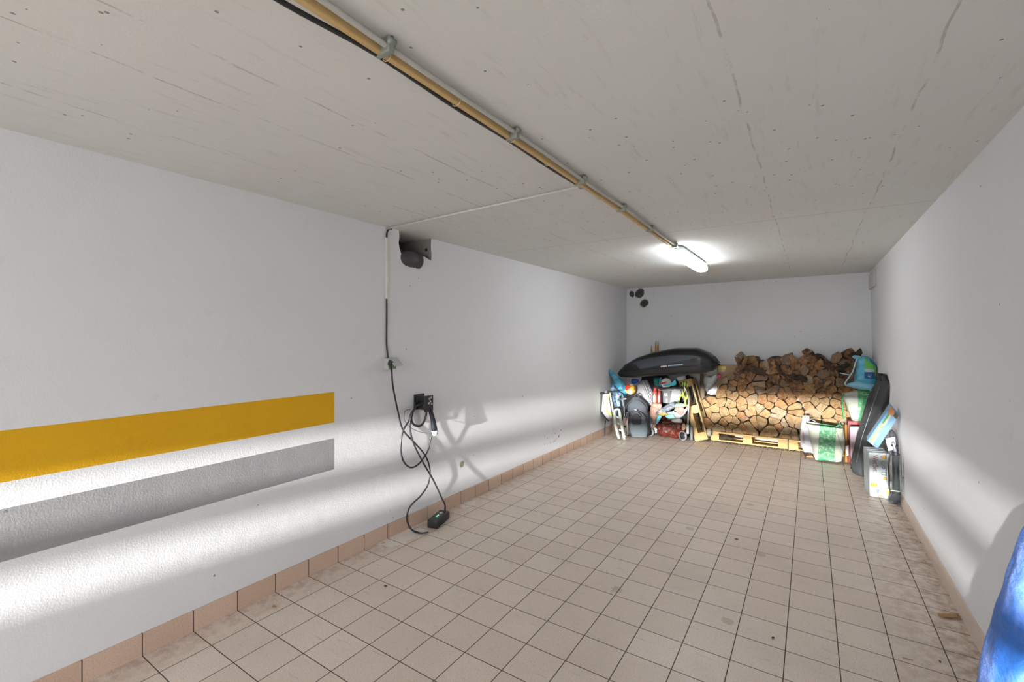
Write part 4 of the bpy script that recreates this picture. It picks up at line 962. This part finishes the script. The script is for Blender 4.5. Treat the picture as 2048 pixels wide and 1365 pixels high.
# white bag left of it
wb = thing('white_carrier_bag', 'white carrier bag with faded red lettering left of the green bag', 'shopping bag', atz(1612, 906)+Vector((0, .05, 0)))
wm = plain('white bag film', (.38, .39, .42), .5, bump=.4, bs=25)
open_bag([(1607, 905), (1600.5, 890), (1600, 855), (1605, 840)], [(1640, 912), (1634, 895), (1628, 865), (1622, 845)], 6.36, .10, 'body', wm, wb, .005)
fp, fd = px_prism([(1605.5, 832), (1618.5, 832), (1618, 850), (1602, 856)], 6.38, .012); m = MB(); m.prism(fp, fd); m.build('upright_flap', wm, wb)
m = MB(); m.tube(catmull([aty(1617, 839, 6.42), aty(1626, 841, 6.42), aty(1634, 846, 6.42), aty(1641, 853, 6.42)], 6), .016, 8, flat=.3); m.build('handle', wm, wb)
m = MB()
for i in range(9):
    p_ = aty(1606.2+.22*i-.05*i*i*.3, 866+2.6*i, 6.352); m.box(p_, (.018, .002, .008 if i % 3 else .012), (0, .25, 0))
m.build('faded_lettering', plain('faded red print', (.42, .20, .18), .6), wb)
# upper green and white bag
ub = thing('shopping_bag', 'green and white shopping bag with strap slumped beside the firewood', 'shopping bag', aty(1712, 852, 6.40))
open_bag([(1719, 855), (1704, 842), (1694, 815), (1684, 788)], [(1733, 850), (1738, 835), (1742, 805), (1744, 779)], 6.38, .12, 'body', print_mat('green white bag print', .53, 1.2, (.36, .38, .34), (.008, .20, .06), -.02, (-.06, -.06, .05)), ub)
m = MB(); m.tube(catmull([aty(1687, 788, 6.36), aty(1684, 800, 6.36), aty(1686, 820, 6.36), aty(1687.5, 838, 6.37)], 6), .022, 8, flat=.3); m.build('green_handle', plain('green bag strap', (.02, .34, .12), .5), ub)
m = MB(); m.tube(catmull([aty(1739, 778, 6.35), aty(1744, 786, 6.34), aty(1748, 798, 6.34)], 5), .010, 8, flat=.4); m.tube([aty(1726, 791.5, 6.362), aty(1741, 789, 6.362)], .011, 8, flat=.3); m.build('white_strap', M['white_pl'], ub)
# blue drawstring bag
n = N('blue drawstring bag print'); g = n.coord('Generated'); o_ = n.coord(); gx, gy, gz = n.xyz(g)
bc0 = n.mix(n.ramp(n.noise(o_, 16, 4), .4, .65), (.06, .33, .50), (.16, .48, .62))
bc0 = n.mix(n.math('MULTIPLY', n.math('GREATER_THAN', gx, .68), n.math('GREATER_THAN', gz, .32)), bc0, (.02, .20, .42))
gtri = n.math('MULTIPLY', n.inrange(gx, .45, .97), n.inrange(n.math('ADD', gz, n.math('MULTIPLY', n.math('SUBTRACT', gx, .5), .55)), .66, .93))
bc0 = n.mix(gtri, bc0, (.14, .50, .08))
wht = n.math('MULTIPLY', n.inrange(gx, .46, .86), n.inrange(gz, .53, .62)); bc0 = n.mix(wht, bc0, (.45, .50, .54))
nav = n.math('MULTIPLY', n.inrange(gx, .42, .90), n.inrange(gz, .34, .53)); bc0 = n.mix(nav, bc0, (.01, .10, .26))
wh2 = n.math('MULTIPLY', n.inrange(gx, .58, .74), n.math('MULTIPLY', n.inrange(gz, .38, .47), n.math('GREATER_THAN', n.noise(n.scale(o_, (1, 1, 4)), 60), .5))); bc0 = n.mix(wh2, bc0, (.55, .60, .65))
n.set(bc0, .5, n.bump(n.noise(o_, 22, 4, .6), .7, .02)); db_m = n.m
db = thing('drawstring_bag', 'light blue drawstring bag with green and navy print on top of the heap', 'bag', aty(1728, 778, 6.40))
sheet_prism('body', [(1713, 715), (1729, 712), (1742, 718), (1753, 731), (1753.5, 752), (1751, 768), (1744, 779), (1728, 779), (1712, 772), (1708, 762), (1711, 745), (1713, 728)], 6.42, .16, db_m, '', '', .008, 9, parent=db)
sheet_prism('lower_fold', [(1694, 769), (1704, 765), (1716, 763), (1732, 766), (1750, 771), (1748, 778), (1740, 781), (1722, 780), (1704, 775)], 6.36, .08, plain('light blue nylon', (.20, .46, .60), .5, bump=.4, bs=40), '', '', .006, 12, parent=db)
m = MB(); m.tube(catmull([aty(1715, 716, 6.38), aty(1711, 726, 6.36), aty(1707, 740, 6.34), aty(1702, 749, 6.33), aty(1693, 762, 6.33), aty(1690, 768, 6.33), aty(1694, 772, 6.34), aty(1703, 773, 6.35)], 8), .007, 8); m.tube(catmull([aty(1680, 746.5, 6.34), aty(1692, 749, 6.33), aty(1701, 750, 6.33), aty(1705, 745, 6.34)], 6), .005, 8); m.build('cord', plain('pale blue cord', (.36, .58, .66), .6), db)
m = MB(); m.blob(aty(1713.5, 715, 6.40), (.045, .04, .022), .15, 3, 1, 3, 9, .1); m.build('gathered_corner', plain('light blue nylon', (.20, .46, .60)), db)
m = MB(); m.blob(aty(1747, 773, 6.37), (.03, .03, .022), .1, 3, 1, 3, 9); m.build('cream_lining', plain('cream lining', (.60, .45, .28), .6), db)
# red box and pinkish board box
m = MB(); a_, b_ = aty(1696, 930, 6.32), aty(1723, 845, 6.32); m.box2((a_.x+.0, 6.34, .0), (b_.x, 6.58, b_.z), .004)
single('red_box', m, plain('dark red carton', (.17, .016, .018), .6), 'dark red box standing behind the pale pink box at the right', 'box')
n = N('pale printed carton'); g = n.coord('Generated'); gx, gy, gz = n.xyz(g)
cc2 = n.mix(n.ramp(n.noise(n.scale(n.coord(), (40, 1, 2)), 3, 3), .4, .6), (.36, .24, .23), (.32, .30, .38)); cc2 = n.mix(n.inrange(gz, .93, 1.1), cc2, (.50, .47, .46)); n.set(cc2, .6)
fp, fd = px_prism([(1700, 855), (1725, 855.5), (1726, 932), (1702, 922)], 6.10, .07); fp = [Vector((p.x, p.y, max(p.z, .002))) for p in fp]
m = MB(); m.prism(fp, fd); single('pink_box', m, n.m, 'tall pale pink printed box between green bag and dark case', 'box')
m = MB(); m.tube([aty(1692.5, 925, 6.26)*1, aty(1692, 850, 6.30)], .014, 8)
single('wooden_plank', m, plain('orange yellow wood', (.34, .17, .03), .7), 'orange yellow wooden plank upright behind the green bag', 'slat')
m = MB(); fp, fd = px_prism([(1691, 893), (1697, 891), (1697, 911), (1693, 913)], 6.22, .03); m.prism(fp, fd)
single('white_sleeve', m, M['white_pl'], 'small white card upright at the right side of the green bag', 'card')
# dark case leaning on the right wall
def P3(px, py, y): return aty(px, py, y)
cs = thing('instrument_case', 'long charcoal case leaning against the right wall', 'case', Vector((.45, 5.85, 0)))
Lp_ = [P3(1702, 930, 6.02), P3(1709, 896, 5.98), P3(1722, 846, 5.94), P3(1737, 796, 5.88), P3(1754, 762, 5.84), P3(1756.5, 751, 5.82)]
Rp_ = [P3(1731, 957, 5.78), P3(1741, 905, 5.75), P3(1755, 858, 5.68), P3(1770, 812, 5.58), P3(1782, 780, 5.50), P3(1781.5, 767, 5.50), P3(1773.5, 761, 5.56), P3(1769, 750.5, 5.62)]
def prof(s_, d_):     # ring of the case pulled in by s_
    loop = Lp_+Rp_[::-1]+[P3(1711, 953, 5.84)]; c = sum(loop, Vector())/len(loop); c = c.lerp(c, 1)
    q = catmull(loop, 4, True); n_ = len(q)
    out = []
    ax0 = (Lp_[0]+Rp_[0])/2; ax1 = (Lp_[-1]+Rp_[-1])/2; dirv = (ax1-ax0)
    for p in q:
        t = max(.06, min(.95, (p-ax0).dot(dirv)/dirv.length_squared)); cc = ax0+dirv*t
        p2 = cc+(p-cc)*s_+d_; p2.z = max(p2.z, .004); out.append(p2)
    return out
dn = Vector((.35, .94, .0)).normalized()
rings = [prof(.72, dn*0-dn*.035), prof(.80, -dn*.030), prof(.97, dn*.0), prof(1.0, dn*.012), prof(1.0, dn*.03), prof(.96, dn*.05), prof(.6, dn*.065)]
for r_ in rings:
    for p in r_: p.x = min(p.x, right_x(p.z)-.004)
nv = len(rings[0]); vs = [v for g_ in rings for v in g_]; fs = [(i*nv+k, i*nv+(k+1) % nv, (i+1)*nv+(k+1) % nv, (i+1)*nv+k) for i in range(len(rings)-1) for k in range(nv)]
fs += [tuple(range(nv)), tuple((len(rings)-1)*nv+k for k in range(nv))]
m = MB(); m.add(vs, fs, True); o_ = m.build('shell', plain('speckled charcoal case cloth', (.050, .053, .058), .75, var=.7, vs=420, bump=.4, bs=400), cs)
m = MB(); m.tube(prof(1.005, dn*.006), .006, 6, closed=True)
for v in m.bm.verts: v.co.x = min(v.co.x, right_x(v.co.z)-.002)
m.build('piping', M['black'], cs)
m = MB(); m.tube([P3(1713, 925, 5.83), P3(1724, 875, 5.80), P3(1745, 812, 5.72), P3(1759, 775, 5.66)], .0035, 6); m.build('seam', plain('grey seam', (.16, .17, .18), .6), cs)
m = MB(); m.box(P3(1763, 755, 5.68), (.055, .06, .075), (0, .1, .3), .01); m.build('end_cap', M['black_matte'], cs)
m = MB(); m.tube(catmull([P3(1765, 828, 5.58), P3(1763, 824, 5.52), P3(1764, 818, 5.52), P3(1767, 815, 5.58)], 4), .006, 6); m.build('carry_handle', M['black'], cs)
m = MB(); m.tube([P3(1701.5, 936, 5.99), P3(1705, 936, 5.97)], .008, 6); m.build('latch', M['black'], cs)
# wet play set box
gy_ = 5.10
TL, TR, BR, BL = P3(1737.3, 905.4, gy_), P3(1777.5, 908, gy_), P3(1780, 998, gy_), P3(1739.8, 993.5, gy_)
BL.z = BR.z = .003
wsb = thing('game_box', 'pale blue white box reading Wet Set standing against the right wall', 'box', (BL+BR)/2)
dv = Vector((-.018, .26, 0)); m = MB(); m.prism([TL, TR, BR, BL], dv); bevel(m.build('carton', plain('pale blue carton', (.36, .40, .42), .5, var=.05), wsb), .003)
def onf(s_, t_, off=.0015): return TL.lerp(TR, s_).lerp(BL.lerp(BR, s_), t_)+Vector((0, -off, 0))
def patch(nm, mt_, pts, par, off=.0015):
    m = MB(); q = [onf(s_, t_, off) for s_, t_ in pts]; m.prism(q, (0, off*.8, 0)); return m.build(nm, mt_, par)
tm = text_mesh('Wet Set', .070); m = MB(); W_ = (TR-TL).length; 
ex, ez = (TR-TL).normalized(), (BL-TL).normalized()
# lettering runs down the box
org = onf(.20, .045, .002)
mt4 = Matrix.Translation(org) @ Matrix((ez, ex*-1*-1, Vector((0, -1, 0)))).transposed().to_4x4()
mt4 = Matrix.Translation(org) @ Matrix((ez, ex, Vector((0, -1, 0)))).transposed().to_4x4()
for v in tm.verts: v.co = Vector((v.co.x*.62, v.co.y*.75, v.co.z))
m.merge(tm, mt4); m.build('lettering', plain('brown orange print', (.18, .05, .02), .6), wsb)
m = MB()
for i in range(11): m.box(onf(.10, .055+.028*i, .002), (.006, .001, .006))
m.build('small_lettering', plain('pink grey print', (.50, .38, .38), .6), wsb)
for i, (cc_, t_) in enumerate(((( .42, .22, .02), .085), ((.28, .26, .06), .22), ((.14, .18, .30), .33), ((.12, .17, .17), .45), ((.42, .22, .02), .56))):
    m = MB(); c = onf(.74, t_, .002); r0 = .018
    if i in (0, 4): m.blob(c, (r0, .0015, r0*.8), .15, 3, 1, 3, i)
    elif i == 1: m.tube([c+Vector((r0*math.cos(a), 0, r0*math.sin(a))) for a in [PI*.4+PI*1.1*k/10 for k in range(11)]], .003, 5)
    elif i == 2: m.tube(catmull([c+Vector((-.015, 0, .012)), c+Vector((0, 0, -.01)), c+Vector((.006, 0, .012)), c+Vector((.018, 0, -.012))], 4), .003, 5)
    else: m.tube([c+Vector((a, 0, b_)) for a, b_ in ((-.016, .012), (.016, .012), (.016, -.012), (-.016, -.012))], .0028, 5, closed=True)
    m.build('picture_toy', plain('box print %d' % i, cc_, .6), wsb)
    if i == 4: m = MB(); m.blob(onf(.66, t_-.01, .0022), (.012, .0012, .018), .1, 3, 1, 3, 2); m.build('picture_shadow', plain('lilac print', (.40, .38, .58), .6), wsb)
m = MB(); m.tube(catmull([onf(.18, .70), onf(.28, .76), onf(.24, .84), onf(.38, .93), onf(.60, .955)], 5), .012, 8, rs=None, flat=.12); m.blob(onf(.22, .72, .002), (.020, .0015, .016), .2, 3, 1, 3, 1); m.build('picture_figure', plain('yellow orange print', (.46, .24, .02), .6), wsb)
m = MB(); m.tube(catmull([onf(.26, .71, .0035), onf(.34, .77, .0035), onf(.30, .82, .0035)], 5), .007, 6, flat=.15); m.build('picture_hair', plain('red brown print', (.50, .20, .10), .6), wsb)
patch('picture_trousers', plain('blue print', (.06, .14, .50), .6), [(.36, .82), (.48, .82), (.42, .91), (.36, .88)], wsb, .004)
patch('yellow_panel', plain('yellow print', (.46, .34, .05), .6), [(.83, .79), (.98, .79), (.98, .90), (.83, .90)], wsb)
patch('dark_panel', plain('maroon print', (.25, .12, .11), .6), [(.83, .745), (.97, .745), (.97, .775), (.83, .775)], wsb)
m = MB(); m.tube([onf(*q) for q in ((.85, .93), (.97, .935), (.97, .975), (.85, .97))], .0016, 5, closed=True); m.build('logo_frame', plain('blue outline print', (.16, .36, .60), .6), wsb)
m = MB(); a = TL+Vector((.003, .02, .001)); 
for i in range(3): m.tube([TL+dv*(.25+.25*i)+Vector((0.004, 0, .002)), TR+dv*(.25+.25*i)+Vector((-.004, 0, .002))], .002, 5)
m.build('top_edges', M['grey_pl'], wsb)
# pale blue long box leaning
Q = [P3(1734.7, 882.5, 5.24), P3(1755, 898.7, 5.18), P3(1797.5, 832.5, 4.93), P3(1782, 813, 4.98)]
def q2(s_, t_, off=0.): return Q[0].lerp(Q[1], s_).lerp(Q[3].lerp(Q[2], s_), t_)-Vector((.35, .93, 0))*off
lb = thing('flat_blue_box', 'long pale blue box with orange end leaning on the game box', 'box', q2(.5, 0))
dv2 = Vector((.0, .075, .02)); m = MB(); m.prism([q2(0, 0), q2(1, 0), q2(1, 1), q2(0, 1)], dv2); m.build('carton', plain('sky blue carton', (.20, .34, .50), .5), lb)
def strip(nm, c, s0, s1, t0, t1, off=.003): m = MB(); m.prism([q2(s0, t0, off), q2(s1, t0, off), q2(s1, t1, off), q2(s0, t1, off)], Vector((.35, .93, 0))*off*.8); m.build(nm, plain(nm+' '+'print', c, .5), lb)
strip('blue_edge', (.16, .36, .60), 0, .14, .02, .86); strip('green_band', (.10, .28, .10), .14, .30, .58, .84); strip('tan_band', (.40, .34, .20), .14, .36, .02, .58); strip('lime_line', (.55, .58, .20), .32, .37, .03, .85, .0034)
strip('white_band', (.42, .44, .42), .37, .50, .02, .86); strip('orange_end', (.60, .26, .10), .02, .55, .86, .995, .0036); strip('dark_end', (.10, .06, .035), .62, .98, .90, .99, .004)
for s_ in (.58, .68, .90): strip('blue_line', (.18, .32, .52), s_, s_+.02, .04, .84, .0045)
# white card and black cloth behind the pump
m = MB(); fp = [P3(1770.5, 878, 4.96), P3(1790, 874.5, 4.93), P3(1792, 899, 4.92), P3(1777, 903.5, 4.95)]; m.prism(fp, (.004, .03, 0))
single('white_card', m, plain('white card stock', (.42, .42, .44), .6), 'small white card upright between game box and foot pump', 'card')
sheet_prism('black_bag_or_filler', [(1778, 866), (1784, 860), (1792, 870), (1796, 886), (1798, 930), (1800, 985), (1799, 1010), (1788, 1008), (1786, 960), (1785, 905), (1780, 884)], 4.99, .06, M['black_matte'], 'slim black bag upright at the right wall behind the white card and pump', 'bag', .003)
# foot pump
pm = thing('foot_pump', 'black bicycle floor pump standing against the right wall', 'pump', Vector((.59, 4.87, 0)))
py_ = 4.86
c0, c1 = P3(1792, 988, py_), P3(1791.5, 908, py_); m = MB(); m.cyl(c0, c1, .0235, 20); m.build('barrel', plain('grey black metal', (.085, .095, .10), .35, .5), pm)
m = MB(); m.cyl(c1, c1+Vector((0, 0, .018)), .019, 16); m.cyl(c1-Vector((0, 0, .012)), c1+Vector((0, 0, .002)), .027, 16); m.build('collar', M['black'], pm)
m = MB(); m.tube([c1, P3(1788, 892, py_), P3(1786, 886, py_)], .011, 10); m.build('piston_rod', plain('blue grey metal', (.25, .28, .36), .4, .4), pm)
m = MB(); m.tube([P3(1783, 890, py_), P3(1797, 898, py_)], .010, 10); m.build('handle', M['black'], pm)
f0 = [Vector((x, y, 0.002)) for x, y in ((.50, 4.80), (.632, 4.80), (.632, 4.95), (.50, 4.95))]
fa = atz(1777, 1005); fb = atz(1803, 1011)
f0 = [Vector((fa.x, fa.y, .002)), Vector((min(fb.x, .63), fb.y-.01, .002)), Vector((.632, fb.y+.11, .002)), Vector((fa.x+.01, fa.y+.10, .002))]
top = [c0+Vector((-.028, -.03, .005)), c0+Vector((.028, -.03, .005)), c0+Vector((.026, .03, .005)), c0+Vector((-.026, .03, .005))]
m = MB(); m.add(f0+[p+Vector((0, 0, .018)) for p in f0]+top, [(0, 1, 2, 3), (0, 1, 5, 4), (1, 2, 6, 5), (2, 3, 7, 6), (3, 0, 4, 7), (4, 5, 9, 8), (5, 6, 10, 9), (6, 7, 11, 10), (7, 4, 8, 11), (8, 9, 10, 11)], False); bevel(m.build('foot_plate', plain('dark cast foot', (.05, .058, .065), .5), pm), .004)
m = MB(); m.tube(catmull([c1+Vector((-.01, -.01, -.01)), P3(1782, 906, py_-.02), P3(1777.5, 925, py_-.02), P3(1778, 955, py_-.02), P3(1779, 978, py_-.02), P3(1784, 985, py_-.02)], 8), .0065, 8); m.build('hose', M['black'], pm)
m = MB(); m.cyl(c0+Vector((-.035, -.01, .03)), c0+Vector((-.035, -.01, .10)), .010, 10); m.box(c0+Vector((-.008, -.03, .03)), (.06, .012, .012), None, .003); m.cyl(c0+Vector((.036, -.005, .02)), c0+Vector((.040, -.01, .14)), .005, 8); m.build('clip', plain('dull green grey clip', (.16, .18, .15), .5), pm)
# blue tarpaulin bundle in the foreground, right edge
n = N('blue tarpaulin'); o_ = n.coord()
bc1 = n.mix(n.ramp(n.noise(n.scale(o_, (1, 1, .5)), 6, 4, .6), .40, .62), (.025, .14, .52), (.20, .32, .78))
n.set(bc1, .48, n.bump(n.noise(n.scale(o_, (1, 1, 1.8)), 26, 4, .6), .6, .012))
def tarp(u, v):
    z_ = .004+u*.86; t = v*2*PI
    k = max(0, 1-u)**.75
    if u > .9: k *= max(0, 1-((u-.9)/.1)**2)*.9+.1
    a_ = .012+.090*k; b_ = .03+.16*k
    xr_ = right_x(z_)-.006; cx = xr_-a_
    p = Vector((cx+a_*math.copysign(abs(math.cos(t))**.8, math.cos(t)), 2.10+b_*math.sin(t), z_))
    w_ = noise.noise(Vector((p.x*9, p.y*9, z_*12)))*.010+noise.noise(Vector((p.x*5, p.y*22, z_*3)))*.009
    p += Vector((w_*abs(math.cos(t)) if math.cos(t) < 0 else -abs(w_), w_*math.sin(t), 0)); p.x = min(p.x, xr_); return p
m = MB(); closed_grid(m, tarp, 60, 64)
single('tarpaulin_bundle', m, n.m, 'crumpled shiny blue tarpaulin bundle against the right wall in the foreground', 'tarpaulin')

# ------------------------------------------------------------------ light
ar = bpy.data.lights.new('added_band_light', 'AREA'); ar.shape = 'RECTANGLE'; ar.size = .16; ar.size_y = .085; ar.energy = 1450; ar.color = (1, .985, .95); ar.spread = math.radians(60)
for lx, en in ((-2.15, 640), (-.15, 760)):  # two low area lights added outside to throw the wall bands
    a2 = ar.copy(); a2.energy = en; o = bpy.data.objects.new('added_band_light', a2); C.objects.link(o); o.location = (lx, LS.y, LS.z); o.rotation_euler = (PI/2, 0, 0)
w = bpy.data.worlds.new('sky'); bpy.context.scene.world = w; w.use_nodes = True
bg = w.node_tree.nodes['Background']; bg.inputs[0].default_value = (.93, .97, 1.0, 1); bg.inputs[1].default_value = 7.4
po = bpy.data.lights.new('opening_portal', 'AREA'); po.shape = 'RECTANGLE'; po.size = XR-XL; po.size_y = ZC; po.cycles.is_portal = True
o = bpy.data.objects.new('opening_portal', po); C.objects.link(o); o.location = ((XL+XR)/2, YD-.02, ZC/2); o.rotation_euler = (PI/2, 0, 0)

# ------------------------------------------------------------------ camera
cam = bpy.data.cameras.new('camera'); cam.sensor_width = 36; cam.lens = F/2048*36; cam.shift_y = -(682.5-CY)/2048; cam.clip_start = .02
o = bpy.data.objects.new('camera', cam); C.objects.link(o); o.location = CAM; o.rotation_euler = (PI/2, 0, YAW)
sc = bpy.context.scene; sc.camera = o
sc.view_settings.view_transform = 'Standard'; sc.view_settings.look = 'None'; sc.view_settings.gamma = 1; sc.view_settings.exposure = 0.0
sc.view_settings.use_curve_mapping = False
sc.cycles.max_bounces = 7; sc.cycles.diffuse_bounces = 5
